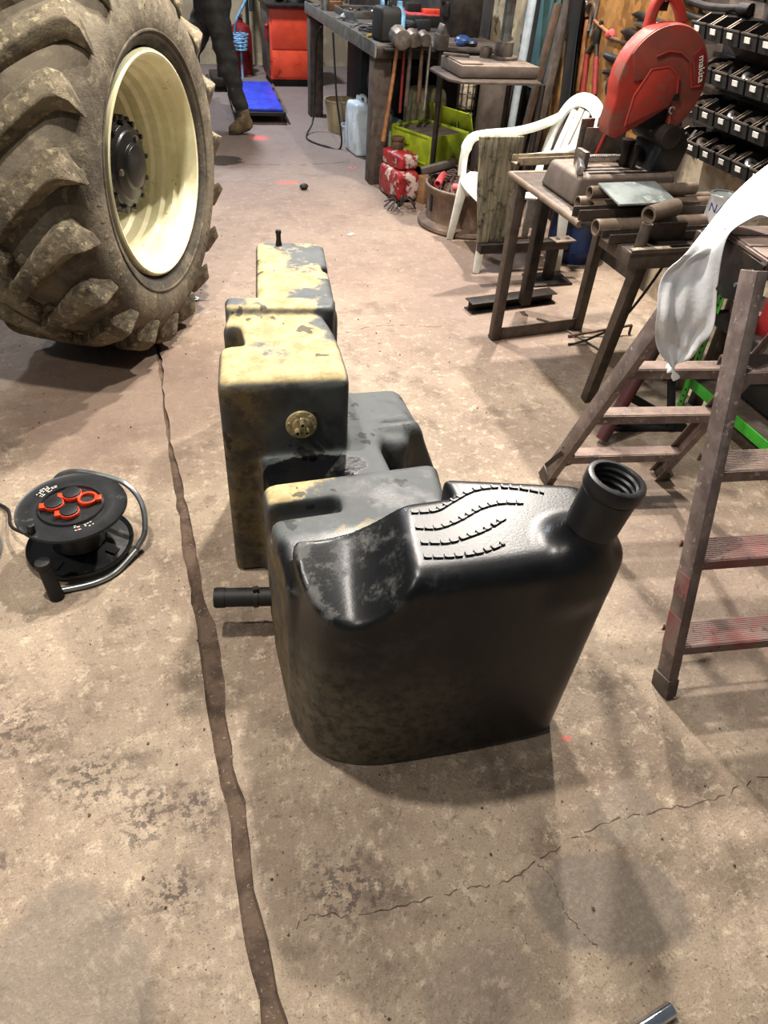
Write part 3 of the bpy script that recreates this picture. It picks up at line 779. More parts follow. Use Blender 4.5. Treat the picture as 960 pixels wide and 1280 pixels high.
for k in range(4):
    m.tube(arc((-.785 + .004 * k, 1.85 - .003 * k, .012 + .018 * k), .170 - .003 * k, 0, 2 * PI, 48)[:-1], .009, 8, closed=True)
tag(simple('hose_coil', 'grey coiled hose on the floor cut by the left edge', 'hose', 'cord_grey', m))

# ================================================================== STEPLADDER AND SHEET
def build_ladder():
    T = thing('stepladder', 'worn aluminium stepladder with red paint smears standing open at right', 'ladder', (1.42, 1.35, 0))
    f0, f1 = Vector((1.146, .882, 0)), Vector((1.216, 1.223, 1.045)); off = Vector((.60, -.075, 0)); top_in = Vector((-.06, 0, 0))
    def rail(a, b, name, mtl):
        d = (b - a).normalized(); side = Vector((1, -.12, 0)).normalized(); n = d.cross(side).normalized()
        m = MB(); m.bar(a, b, .004, .058, n)               # web
        inn = side if name == 'l' else -side
        for k in (-1, 1):
            o = n * (k * .027) + inn * .012
            m.bar(a + o, b + o, .026, .004, n)
        return m.build('rail', mtl, T, bevel=.0012)
    rail(f0, f1, 'l', 'ladder_alu'); rail(f0 + off, f1 + off + top_in, 'r', 'ladder_alu')
    r0, r1 = Vector((1.247, 1.827, 0)), Vector((1.262, 1.425, 1.0)); ro = Vector((.453, -.07, 0))
    rail(r0, r1, 'l', 'ladder_alu'); rail(r0 + ro, r1 + ro + Vector((-.06, 0, 0)), 'r', 'ladder_alu')
    # plastic-capped feet
    for p, q in ((f0, f1), (f0 + off, f1 + off), (r0, r1), (r0 + ro, r1 + ro)):
        d = (q - p).normalized(); MB().bar(p + Vector((.010, 0, .0)) , p + Vector((.010, 0, 0)) + d * .055, .034, .066, (0, 1, 0)).build('rail_foot', 'rusty_steel', T, bevel=.003)
    # red smears on the front left rail
    for t0, t1 in ((.27, .33), (.12, .22)):
        a, b = f0 + (f1 - f0) * t0, f0 + (f1 - f0) * t1; d = (b - a).normalized(); n = d.cross(Vector((1, -.12, 0))).normalized()
        x = MB().bar(a - Vector((.0025, 0, 0)), b - Vector((.0025, 0, 0)), .0016, .0585, n).build('paint_smear', 'ladder_red', T); x['label'] = 'red paint smear on the rail'
    # front treads: ribbed boards with rivet strip
    def tread(p, q, w, red=False, rear=False):
        d = (q - p); n = Vector((-d.y, d.x, 0)).normalized()
        m = MB().bar(p + n * (w / 2), q + n * (w / 2), w, .006)
        m.bar(p + Vector((0, 0, -.014)), q + Vector((0, 0, -.014)), .006, .030)
        m.bar(p + n * w + Vector((0, 0, -.012)), q + n * w + Vector((0, 0, -.012)), .005, .024)
        for k in range(12):
            o = n * (w * (k + .7) / 12.4) + Vector((0, 0, .0034)); m.bar(p + o, q + o, .0036, .0012)
        x = m.build('tread', 'ladder_red' if red else 'ladder_alu', T, bevel=.0008, seg=1)
        if red: x['label'] = 'tread smeared with red paint'
        MB().cyl(p + Vector((.014, -.004, -.012)), p + Vector((.014, -.008, -.012)), .0055, .005, 8).build('rivet', 'galvanised', x)
    for k, z in enumerate((.155, .395, .62, .845)):
        t = z / 1.045; p = f0 + (f1 - f0) * t; q = f0 + off + (f1 + top_in - f0) * t
        tread(p + Vector((.006, -.026, 0)), q + Vector((-.006, -.026, 0)), .082, red=(k in (0, 1)))
    for k, z in enumerate((.17, .40, .62)):
        t = z / 1.02; p = r0 + (r1 - r0) * t; q = r0 + ro + (r1 + Vector((-.06, 0, 0)) - r0) * t
        tread(p + Vector((.006, -.02, 0)), q + Vector((-.006, -.02, 0)), .05, rear=True)
    # top platform with cheek plates
    c = Vector((1.515, 1.300, 1.06))
    m = MB().box(c, (.50, .215, .008), (0, 0, -.125))
    for k in range(3): m.box(c + Vector((.125 * (-.068 + .068 * k), -.068 + .068 * k, .006)), (.49, .060, .004), (0, 0, -.125))
    m.box(c + Vector((-.0134, -.107, -.018)), (.50, .006, .044), (0, 0, -.125)); m.box(c + Vector((.0134, .107, -.018)), (.50, .006, .044), (0, 0, -.125))
    m.build('top_platform', 'ladder_alu', T, bevel=.001, seg=1)
    for sx in (-1, 1):
        cc = c + Vector((sx * .252, -sx * .0315, 0))
        poly = [(-.115, -.005), (.115, -.005), (.115, -.05), (.07, -.105), (-.02, -.12), (-.115, -.09)]
        mm = Matrix.Translation(cc) @ Matrix.Rotation(-.125, 4, 'Z') @ Matrix(((0, 0, 1, 0), (1, 0, 0, 0), (0, 1, 0, 0), (0, 0, 0, 1)))
        ck = MB().prism(poly, -.003, .003, mm).build('cheek_plate', 'dark_steel', T, bevel=.0012)
        for (y, z) in ((-.085, -.03), (-.05, -.075), (.07, -.03), (-.085, -.07)):
            p = mm @ Vector((y, z, -.003 * 1)); e = (mm.to_3x3() @ Vector((0, 0, 1))) * (sx)
            p = mm @ Vector((y, z, .003 * sx)); MB().cyl(p, p + e * .004, .006, .005, 8).build('rivet', 'galvanised', ck)
    # hinge strap low on the rear left rail
    q = r0 + (r1 - r0) * .17
    MB().bar(q + Vector((-.012, -.02, .02)), q + Vector((-.03, .03, -.07)), .006, .016).tube(smoothpath([q + Vector((0, .0, .03)), q + Vector((.05, -.02, -.02)), q + Vector((.02, .03, -.085))], 5), .006, 8).build('strap', 'dark_steel', T)
build_ladder()
def build_sheet():
    T_rows = [((1.284, 1.372, .69), (1.272, 1.432, .705)), ((1.235, 1.400, .73), (1.285, 1.365, .745)), ((1.190, 1.404, .78), (1.290, 1.350, .80)),
              ((1.157, 1.392, .86), (1.285, 1.335, .87)), ((1.155, 1.420, .95), (1.250, 1.340, .985)), ((1.195, 1.400, 1.03), (1.238, 1.345, 1.088)),
              ((1.34, 1.490, 1.13), (1.300, 1.350, 1.118)), ((1.42, 1.480, 1.20), (1.350, 1.320, 1.102)), ((1.54, 1.50, 1.23), (1.40, 1.285, 1.092)), ((1.70, 1.46, 1.16), (1.50, 1.25, 1.084))]
    K = 4; nc = 17; L = smoothpath([a for a, b in T_rows], K); R_ = smoothpath([b for a, b in T_rows], K); vs = []; n = len(L)
    for i in range(n):
        a, b = L[i], R_[i]; d = b - a; t0 = (L[min(i + 1, n - 1)] - L[max(i - 1, 0)]).normalized(); nn = d.cross(t0).normalized() if d.length > 1e-5 else Vector((0, -1, 0))
        for j in range(nc):
            t = j / (nc - 1)
            h = .016 * math.sin(PI * t) + .011 * math.sin(2 * PI * (1.6 * t + i * .035)) * math.sin(PI * min(1, t * 3)) + .006 * math.sin(9 * t + i * .8) + .004 * math.sin(23 * t - i * .5) + .010 * abs(math.sin(7 * t + i * .22)) * math.sin(PI * t) + .005 * abs(math.sin(13 * t - i * .37))
            vs.append(tuple(a + d * t - nn * h * min(1, d.length / .08)))
    fs = [(i * nc + j, i * nc + j + 1, i * nc + nc + j + 1, i * nc + nc + j) for i in range(n - 1) for j in range(nc - 1)]
    m = MB().add(vs, fs)
    o = simple('plastic_sheet', 'crumpled white plastic sheet draped over the stepladder top', 'sheet', 'bag_white', m)
    md = o.modifiers.new('solid', 'SOLIDIFY'); md.thickness = .0025; md.offset = 0
    md = o.modifiers.new('sub', 'SUBSURF'); md.levels = 1; md.render_levels = 1
build_sheet()

# ================================================================== CHOP SAW TABLE
def build_saw_table():
    T = thing('saw_table', 'low brown welded steel table carrying the red cut-off saw', 'table', (1.85, 2.67, 0))
    z = .745; x0, x1, y0, y1 = 1.50, 2.20, 2.37, 3.0
    MB().box(((x0 + x1) / 2, (y0 + y1) / 2, z), (x1 - x0, y1 - y0, .012)).build('table_plate', 'rusty_steel', T, bevel=.002)
    fr = MB()
    fr.tube([(x0 - .005, y0, z), (x0 - .005, y1 + .005, z), (x1, y1 + .005, z)], .013, 10)
    fr.build('edge_bar', 'tube_rust', T)
    for (x, y, b) in ((1.515, 2.93, 0), (1.99, 2.965, 0), (2.17, 2.42, 0)):
        MB().box((x, y, z / 2 - .003), (.045, .045, z - .006)).build('leg', 'rusty_steel', T, bevel=.003)
    MB().bar((1.50, 2.915, .032), (2.01, 2.955, .032), .006, .062).bar((1.50, 2.945, .004), (2.01, 2.985, .004), .05, .006).build('foot_rail', 'rusty_steel', T, bevel=.001)
    MB().bar((1.56, 2.98, .70), (1.97, 2.98, .70), .03, .04).build('top_rail', 'rusty_steel', T, bevel=.002)
build_saw_table()
def build_post_stand():
    T = thing('steel_post', 'black square steel post on a short beam foot under the saw table', 'post', (1.77, 3.2, 0))
    MB().bar((1.79, 3.19, .05), (1.79, 3.19, .735), .055, .05, (1, 0, 0)).build('post', 'dark_steel', T, bevel=.004)
    m = MB().bar((1.50, 3.25, .003), (2.02, 3.31, .003), .085, .006).bar((1.50, 3.25, .053), (2.02, 3.31, .053), .085, .006).bar((1.50, 3.25, .028), (2.02, 3.31, .028), .008, .05)
    m.build('beam_foot', 'dark_steel', T, bevel=.0015)
    MB().bar((1.60, 3.19, .738), (2.02, 3.22, .738), .06, .006).bar((1.60, 3.16, .754), (2.02, 3.19, .754), .005, .03).bar((1.60, 3.22, .754), (2.02, 3.25, .754), .005, .03).build('top_channel', 'timber_pale', T, bevel=.001)
build_post_stand()
def build_saw():
    T = thing('cut_off_saw', 'red cut-off saw with raised blade guard on the welded table', 'saw', (1.78, 2.67, .751))
    # pressed base
    m = MB(); b = [(1.55, 2.545), (2.02, 2.55), (2.04, 2.86), (1.555, 2.84)]; t = [(1.57, 2.56), (2.00, 2.565), (2.02, 2.84), (1.575, 2.82)]
    vs = [(x, y, .752) for x, y in b] + [(x, y, .855) for x, y in t]
    m.add(vs, [(0, 1, 2, 3), (4, 5, 6, 7)] + [(i, (i + 1) % 4, 4 + (i + 1) % 4, 4 + i) for i in range(4)])
    m.build('saw_base', 'base_brown', T, bevel=.016, seg=3)
    sl = MB()
    for y in (2.60, 2.64): sl.box((1.80, y, .8565), (.34, .012, .004))
    sl.build('base_groove', 'dark_void', T)
    # vice: screw, jaw, fence, crank
    v = MB().cyl((1.655, 2.70, .888), (1.84, 2.70, .888), .0095, .0095, 14)
    for k in range(20): v.cyl((1.66 + .009 * k, 2.70, .888), (1.664 + .009 * k, 2.70, .888), .0112, .0112, 10)
    v.build('vice_screw', 'bright_steel', T)
    MB().box((1.645, 2.70, .885), (.022, .075, .062)).cyl((1.632, 2.70, .888), (1.66, 2.70, .888), .02, .02, 16).build('vice_nut', 'grey_steel', T, bevel=.003)
    MB().box((1.615, 2.655, .873), (.022, .17, .030), (.0, .35, -.45)).build('vice_crank', 'bright_steel', T, bevel=.003)
    MB().box((1.85, 2.70, .90), (.016, .12, .09)).cyl((1.83, 2.69, .86), (1.83, 2.69, .948), .018, .018, 18).cyl((1.83, 2.69, .944), (1.83, 2.69, .956), .026, .026, 18).build('vice_jaw', 'dark_steel', T, bevel=.002)
    MB().box((1.79, 2.80, .915), (.20, .010, .12), (0, 0, .12)).box((1.70, 2.805, .93), (.06, .010, .15), (0, 0, .12)).build('fence', 'grey_steel', T, bevel=.002)
    # pivot bracket and motor
    br = MB().prism([(1.90, .855), (2.03, .855), (2.05, .95), (2.0, 1.02), (1.93, .985)], 2.60, 2.78, Matrix(((1, 0, 0, 0), (0, 0, 1, 0), (0, 1, 0, 0), (0, 0, 0, 1))))
    br.build('pivot_bracket', 'black_plastic', T, bevel=.008)
    MB().cyl((1.94, 2.575, .985), (1.94, 2.80, .985), .042, .042, 24).build('pivot_drum', 'dark_steel', T, bevel=.004)
    MB().cyl((1.90, 2.73, 1.09), (1.90, 2.97, 1.09), .065, .06, 28).cyl((1.90, 2.97, 1.09), (1.90, 2.99, 1.09), .05, .045, 24).build('motor', 'dark_steel', T, bevel=.006)
    xz = Matrix(((1, 0, 0, 0), (0, 0, 1, 0), (0, 1, 0, 0), (0, 0, 0, 1)))
    C = (1.86, 1.16); R = .185
    P_ = lambda a, r=R: (C[0] + r * math.cos(a), C[1] + r * math.sin(a))
    g = [P_(a) for a in np.linspace(math.radians(-62), math.radians(196), 44)]
    g += [(1.672, 1.02), (1.684, .985), (1.72, .975), (1.80, 1.015), (1.918, 1.083), (1.935, 1.065), (1.935, 1.0)]
    ar = MB().prism(g, 2.615, 2.69, xz).build('blade_guard', 'red_saw', T, bevel=.012, seg=3)
    # darker outer segment, raised panels and rim
    h = [P_(a, R * .985) for a in np.linspace(math.radians(-60), math.radians(150), 36)] + [(1.735, 1.165), (1.80, 1.175), (1.86, 1.16), (1.925, 1.09), (1.935, 1.0)]
    MB().prism(h, 2.609, 2.618, xz).build('guard_side', 'guard_dusty', ar, bevel=.003)
    w = [(1.738, 1.02), (1.745, 1.12), (1.79, 1.205), (1.86, 1.215), (1.912, 1.185), (1.925, 1.13), (1.905, 1.09)]
    MB().prism(w, 2.600, 2.616, xz).build('guard_panel', 'red_saw', ar, bevel=.005)
    MB().tube([(x, 2.602, z) for x, z in (w[0], w[1], w[2], w[3], w[4], w[5])], .004, 8).tube([(x, 2.606, z) for x, z in ((1.80, 1.245), (1.845, 1.262), (1.90, 1.258), (1.945, 1.235), (1.985, 1.15), (2.02, 1.155))], .0035, 8).build('guard_rib', 'red_saw', ar)
    # dark red name inset with the white lettering
    ins = MB(); a0 = math.radians(44); a1 = math.radians(-6)
    pl = [P_(a, R * .94) for a in np.linspace(a0, a1, 10)] + [P_(a, R * .70) for a in np.linspace(a1, a0, 10)]
    ins.prism(pl, 2.6065, 2.612, xz).build('name_inset', 'red_dark', ar, bevel=.002)
    cu = bpy.data.curves.new('lettering', 'FONT'); cu.body = 'makita'; cu.size = .034; cu.align_x = 'CENTER'; cu.align_y = 'CENTER'; cu.extrude = .0006
    tmp = bpy.data.objects.new('tmp', cu); COL.objects.link(tmp)
    me = bpy.data.meshes.new_from_object(tmp.evaluated_get(bpy.context.evaluated_depsgraph_get())); bpy.data.objects.remove(tmp)
    am = (a0 + a1) / 2; pc = P_(am, R * .82)
    mm = Matrix.Translation((pc[0], 2.6055, pc[1])) @ Matrix.Rotation(PI / 2 - am, 4, 'Y') @ Matrix.Rotation(PI / 2, 4, 'X')
    lt = MB(); lt.add([v.co for v in me.vertices], [tuple(p.vertices) for p in me.polygons], mm); lt.build('lettering', 'paper', ar)
    MB().cyl((1.925, 2.598, 1.118), (1.925, 2.614, 1.118), .013, .012, 16).build('guard_screw', 'dark_steel', ar)
    MB().tube(arc((1.925, 2.602, 1.075), .011, .3, 4.9, 10, 'xz'), .0035, 8).build('spring_clip', 'bright_steel', ar)
    bl = MB().cyl((C[0] + .02, 2.640, C[1] - .01), (C[0] + .02, 2.644, C[1] - .01), .150, .150, 48).build('cutting_disc', 'dark_void', T)
    MB().prism([(1.935, 1.09), (1.99, 1.12), (2.045, .99), (2.03, .86), (1.985, .86)], 2.66, 2.70, xz).build('rear_arm', 'red_dark', T, bevel=.006)
    # D handle on top
    hp = smoothpath([(1.795, 2.70, 1.295), (1.80, 2.70, 1.37), (1.815, 2.70, 1.408), (1.85, 2.70, 1.418), (1.90, 2.70, 1.385), (1.935, 2.70, 1.335)], 6)
    MB().ribbon(hp, .034, .034, (0, 1, 0)).build('handle', 'red_saw', T, bevel=.009, seg=3)
    MB().ribbon([(1.775, 2.68, 1.22), (1.78, 2.69, 1.27), (1.795, 2.70, 1.31)], .04, .036, (0, 1, 0)).build('handle_root', 'red_saw', T, bevel=.008)
    MB().box((1.84, 2.70, 1.385), (.03, .012, .028)).build('trigger', 'black_plastic', T, bevel=.003)
    MB().cyl((1.755, 2.80, .86), (1.80, 2.80, 1.0), .012, .010, 10).build('spark_rod', 'red_saw', T)
build_saw()
def build_bench2():
    T = thing('low_steel_stand', 'low welded steel stand with cut tube stacked on its plate', 'stand', (1.88, 2.35, 0))
    MB().box((1.90, 2.255, .712), (.62, .215, .010)).build('stand_plate', 'rusty_steel', T, bevel=.0015)
    MB().bar((1.592, 2.15, .69), (1.592, 2.36, .69), .006, .045).bar((1.592, 2.152, .69), (2.21, 2.152, .69), .006, .07).build('angle_edge', 'rusty_steel', T, bevel=.001)
    for a, b in (((1.700, 2.315, .02), (1.675, 2.19, .705)), ((2.17, 2.19, .0), (2.17, 2.19, .705)), ((2.17, 2.33, .0), (2.17, 2.33, .705))):
        a = Vector(a); a.z = 0
        MB().bar(a, b, .045, .045, (0, 1, 0)).build('leg', 'rusty_steel', T, bevel=.003)
build_bench2()
TZ = .752
def tubes():
    g = 'steel tubes on the saw table'
    def tb(name, a, b, ro, ri, label, cat='tube', mt='tube_rust', grp=g):
        simple(name, label, cat, mt, MB().pipe(a, b, ro, ri, 24), grp)
    tb('steel_tube', (1.575, 2.480, .823), (2.05, 2.492, .823), .023, .019, 'long bare steel tube lying on top of the tube pile')
    tb('steel_tube', (1.555, 2.515, .776), (2.15, 2.520, .776), .0235, .020, 'steel tube at the back left of the pile, dark open end')
    tb('steel_tube', (1.585, 2.460, .776), (2.16, 2.465, .776), .0235, .020, 'steel tube under the grey plate, rusty pink end')
    tb('large_tube', (1.535, 2.325, .748), (2.005, 2.333, .748), .029, .024, 'thickest long steel tube, nearest the ladder')
    tb('pipe_offcut', (1.70, 2.262, .807), (1.85, 2.318, .812), .031, .022, 'short fat pipe offcut lying across the long tubes', 'offcut')
    m = MB().pipe((1.652, 2.195, .719), (1.660, 2.20, .80), .021, .016, 24)
    tag(simple('standing_tube', 'short brown tube standing upright at the stand corner', 'tube', 'rusty_steel', m))
    m = MB().box((1.725, 2.395, .842), (.25, .165, .008), (.16, .0, .02))
    tag(simple('grey_plate', 'flat grey steel plate resting tilted over the tubes', 'plate', 'plate_steel', m, bevel=.001))
    def chan(name, a, b, w, h, label):
        a, b = Vector(a), Vector(b)
        m = MB().bar(a, b, w, .004); n = (b - a).normalized().cross(Vector((0, 0, 1)))
        m.bar(a + n * (w / 2) + Vector((0, 0, h / 2)), b + n * (w / 2) + Vector((0, 0, h / 2)), .004, h).bar(a - n * (w / 2) + Vector((0, 0, h / 2)), b - n * (w / 2) + Vector((0, 0, h / 2)), .004, h)
        simple(name, label, 'channel', 'rusty_steel', m, 'steel sections between the two tables')
    chan('steel_channel', (1.49, 2.405, .754), (2.05, 2.412, .754), .046, .038, 'brown steel channel poking out left between the tables')
    chan('steel_channel', (1.545, 2.262, .721), (2.12, 2.270, .721), .050, .030, 'narrow steel channel beside the thickest tube')
    simple('angle_offcut', 'upright dark angle offcut behind the standing tube', 'offcut', 'dark_steel', MB().box((1.77, 2.226, .755), (.16, .005, .07)).box((1.77, 2.203, .7215), (.17, .044, .005)), bevel=.001)
    simple('flat_bar', 'pale flat bar along the front of the low stand', 'bar', 'timber_pale', MB().box((1.68, 2.165, .7215), (.16, .022, .008)), bevel=.001)
    simple('hinge_block', 'small rusty hinge block by the white tin', 'block', 'rusty_steel', MB().box((1.935, 2.195, .740), (.085, .05, .044)).cyl((1.90, 2.19, .765), (1.95, 2.19, .765), .014, .014, 12), bevel=.002)
    simple('steel_bush', 'round steel bush with centre hole by the white tin', 'bush', 'bright_steel', MB().pipe((2.02, 2.19, .718), (2.02, 2.19, .778), .025, .009, 20))
    simple('dark_flat_bar', 'black flat bar along the wall side of the tubes', 'bar', 'dark_steel', MB().box((2.14, 2.57, .770), (.18, .03, .035)), bevel=.002)
    # tin of paint
    T = thing('paint_tin', 'white tin with blue letters at the end of the tubes', 'tin', (2.07, 2.335, .718))
    MB().lathe([(0, 0), (.052, 0), (.054, .004), (.053, .008), (.053, .122), (.0555, .126), (.0555, .130)], 32, T.matrix_basis).build('can_body', 'tin_white', T)
    MB().lathe([(.055, .128), (.052, .132), (.046, .132), (.045, .127), (0, .127)], 32, T.matrix_basis).build('can_lid', 'galvanised', T)
    cu = bpy.data.curves.new('lettering', 'FONT'); cu.body = 'NA'; cu.size = .045; cu.align_x = 'CENTER'; cu.align_y = 'CENTER'; cu.extrude = .0004
    tmp = bpy.data.objects.new('tmp', cu); COL.objects.link(tmp)
    me = bpy.data.meshes.new_from_object(tmp.evaluated_get(bpy.context.evaluated_depsgraph_get())); bpy.data.objects.remove(tmp)
    lt = MB(); vs = []
    a_c = math.atan2(-2.335, -2.07)
    for v in me.vertices:
        a = a_c + v.co.x / .0535 - .28; vs.append((2.07 + (.0536 + v.co.z) * math.cos(a), 2.335 + (.0536 + v.co.z) * math.sin(a), .718 + .085 + v.co.y))
    lt.add(vs, [tuple(p.vertices) for p in me.polygons]); lt.build('lettering', 'paper_blue', T)
tubes()
simple('box_section', 'black tube post with square cap behind the saw base', 'post', 'dark_steel', MB().cyl((1.83, 2.93, .752), (1.83, 2.93, .93), .026, .026, 16).box((1.855, 2.92, .93), (.05, .05, .10)), bevel=.002)
# ================================================================== CHAIR AND CLUTTER BETWEEN TABLE AND BENCH
def build_chair():
    # faces -X (the aisle); local metres, origin under the seat centre
    T = thing('plastic_chair', 'white plastic garden armchair facing the aisle', 'chair', (2.05, 3.98, 0), math.radians(-4))
    B = T.matrix_basis
    w = lambda p: B @ Vector(p)
    wl = lambda ps: [w(p) for p in ps]
    # seat shell (curved sheet with thickness)
    n = 9; vs = []
    for k in (0, 1):
        for i in range(n):
            t = i / (n - 1); x = -.29 + .50 * t
            zz = .405 - .035 * (t ** .8) + (-.05 * max(0, (.12 - t) / .12) ** 2)
            for j in range(n):
                q = j / (n - 1) * 2 - 1; vs.append(w((x, q * (.235 - .02 * t), zz - .018 * (1 - q * q) * math.sin(PI * min(1, t * 1.2)) - .007 * k + .02 * abs(q) ** 4)))
    N = n * n; fs = []
    for i in range(n - 1):
        for j in range(n - 1):
            a = i * n + j; fs += [(a, a + 1, a + n + 1, a + n), (N + a, N + a + n, N + a + n + 1, N + a + 1)]
    for i in range(n - 1):
        for e in (0, n - 1): a = i * n + e; fs.append((a, a + n, N + a + n, N + a))
        for e in (0, (n - 1) * n): a = e + i; fs.append((a, a + 1, N + a + 1, N + a))
    MB().add(vs, fs).build('seat', 'white_plastic', T, bevel=.0015, seg=1)
    for (sx, sy) in ((-1, 1), (-1, -1), (1, 1), (1, -1)):
        top = (-.255 if sx < 0 else .20, sy * .225, .40); bot = (-.295 if sx < 0 else .215, sy * .275, .0)
        MB().ribbon(wl([bot, ((top[0] + bot[0]) / 2, (top[1] + bot[1]) / 2, .2), top]), [.040, .052, .068], .026, w((0, 1, 0)) - w((0, 0, 0))).build('leg', 'white_plastic', T, bevel=.008)
    up = B.to_3x3() @ Vector((0, 0, 1)); sd = B.to_3x3() @ Vector((0, 1, 0))
    for sy in (1, -1):
        # front upright bends into the arm and runs up into the back frame
        p = smoothpath([(-.275, sy * .245, .385), (-.268, sy * .262, .50), (-.235, sy * .27, .585), (-.15, sy * .272, .612), (.02, sy * .268, .628), (.14, sy * .258, .655), (.255, sy * .246, .70), (.30, sy * .235, .73)], 5)
        ups = [B.to_3x3() @ Vector((-.9, 0, .3)) if q[2] < .52 else up for q in p]
        MB().ribbon(wl(p), [.060] * 6 + [.070] * (len(p) - 6), .036, ups).build('armrest', 'white_plastic', T, bevel=.008)
    # arched back frame with slats
    bx = lambda z: .19 + (z - .38) * .30
    arch = [(-.20, .38), (-.228, .50), (-.25, .62), (-.245, .70), (-.205, .775), (-.12, .825), (0, .842), (.12, .825), (.205, .775), (.245, .70), (.25, .62), (.228, .50), (.20, .38)]
    p = smoothpath([(bx(z), y, z) for y, z in arch], 4); nb = B.to_3x3() @ Vector((-.95, 0, .3))
    MB().ribbon(wl(p), .074, .024, nb).build('back_frame', 'white_plastic', T, bevel=.007)
    for y in (-.118, -.042, .042, .118):
        zt = .80 if abs(y) < .08 else .78
        q = MB().ribbon(wl([(bx(.385) , y * .9, .385), (bx(.6), y, .6), (bx(zt), y * .95, zt)]), .056, .014, nb).build('back_slat', 'white_plastic', T, bevel=.004)
    return T
build_chair()
def plank():
    # board standing on the steel bracket and leaning on the near armrest
    zs = np.linspace(0, 1, 9); vs = []
    for t in zs:
        z = .234 + .52 * t; x0 = 1.650 - .058 * t + .004 * math.sin(9 * t); x1 = 1.832 + .004 * math.sin(7 * t + 1); y = 3.585 + .02 * t
        vs += [(x0, y - .011, z), (x1, y - .011, z), (x1, y + .011, z), (x0, y + .011, z)]
    fs = [(3, 2, 1, 0), (32, 33, 34, 35)] + [(4 * i + k, 4 * i + (k + 1) % 4, 4 * i + 4 + (k + 1) % 4, 4 * i + 4 + k) for i in range(8) for k in range(4)]
    simple('old_plank', 'weathered streaky plank leaning in front of the white chair', 'plank', 'plank', MB().add(vs, fs), bevel=.003)
plank()
def jack():
    T = thing('steel_bracket', 'black steel bracket with drilled grey plate between plank and drum', 'bracket', (1.95, 3.62, 0))
    MB().bar((1.66, 3.57, .208), (2.20, 3.58, .208), .06, .05).build('crossbar', 'dark_steel', T, bevel=.003)
    MB().box((2.12, 3.57, .095), (.05, .05, .18)).box((2.12, 3.57, .006), (.24, .18, .012)).build('pedestal', 'dark_steel', T, bevel=.003)
    pl = MB().box((2.16, 3.56, .236), (.13, .085, .010), (0, 0, .1)).build('top_plate', 'grey_steel', T, bevel=.002)
    for dx in (-.03, .03): MB().cyl((2.16 + dx, 3.56, .2385), (2.16 + dx, 3.56, .2425), .014, .014, 14).build('bolt_hole', 'dark_void', pl)
jack()
def drum():
    T = thing('blue_drum', 'blue plastic drum standing under the saw table', 'drum', (2.445, 3.90, 0))
    MB().lathe([(0, 0), (.145, 0), (.155, .012), (.16, .06), (.166, .075), (.16, .09), (.163, .26), (.169, .275), (.163, .29), (.16, .40), (.145, .425), (.13, .43), (.125, .42), (0, .42)], 48, T.matrix_basis).build('drum_body', 'blue_drum', T)
    MB().cyl((2.40, 3.85, .415), (2.40, 3.85, .44), .03, .028, 18).build('bung', 'blue_drum', T, bevel=.003)
drum()
def swarf_tub():
    cx, cy = 1.97, 4.54
    T = thing('cast_tub', 'brown cast iron tub heaped with rusty chain and scrap', 'tub', (cx, cy, 0))
    mt = T.matrix_basis
    b = MB().lathe([(0, .0), (.30, 0), (.31, .012), (.305, .03), (.26, .05), (.255, .09), (.262, .20), (.275, .225), (.278, .25), (.262, .255), (.255, .235), (.245, .10), (0, .09)], 56, mt).build('tub_body', 'cast_rust', T)
    MB().box((cx - .255, cy - .045, .16), (.02, .018, .10), (0, 0, .2)).build('tub_slot', 'dark_void', b)
    MB().tube(arc((cx, cy, .252), .270, 0, 2 * PI, 40)[:-1], .008, 8, closed=True).build('tub_lip', 'tube_rust', b)
    r = random.Random(8); m = MB()
    for i in range(70):
        a, q = r.uniform(0, 2 * PI), .235 * math.sqrt(r.random()); z = .20 + .13 * (1 - (q / .24) ** 2) + r.uniform(0, .02)
        m.tube(arc((cx + q * math.cos(a), cy + q * math.sin(a), z), r.uniform(.016, .04), r.uniform(0, 3), r.uniform(3.5, 7), 8, r.choice(['xz', 'yz', 'xy'])), r.uniform(.003, .007), 5)
    m.ball((cx, cy, .16), .23, 16, (1, 1, .62))
    s = tag(simple('scrap_heap', 'tangled rusty chain and wire scrap in the tub', 'scrap', 'swarf', m)); s['kind'] = 'stuff'
    g = 'cut pieces on the scrap'
    simple('red_pipe_stub', 'short red pipe stub with open end on the scrap tub rim', 'pipe stub', 'pink_red', MB().pipe((cx - .235, cy - .06, .275), (cx - .16, cy + .04, .30), .024, .017, 16))
    simple('pink_pipe_stub', 'pink rusty pipe lying flat on the scrap tub', 'pipe stub', 'pink_red', MB().cyl((cx - .17, cy - .16, .285), (cx - .07, cy - .20, .29), .022, .022, 14))
    simple('grey_bar_end', 'grey timber batten end resting on the scrap tub', 'batten', 'timber_dark', MB().bar((cx - .26, cy + .19, .285), (cx - .04, cy + .16, .345), .05, .04), bevel=.003)
swarf_tub()
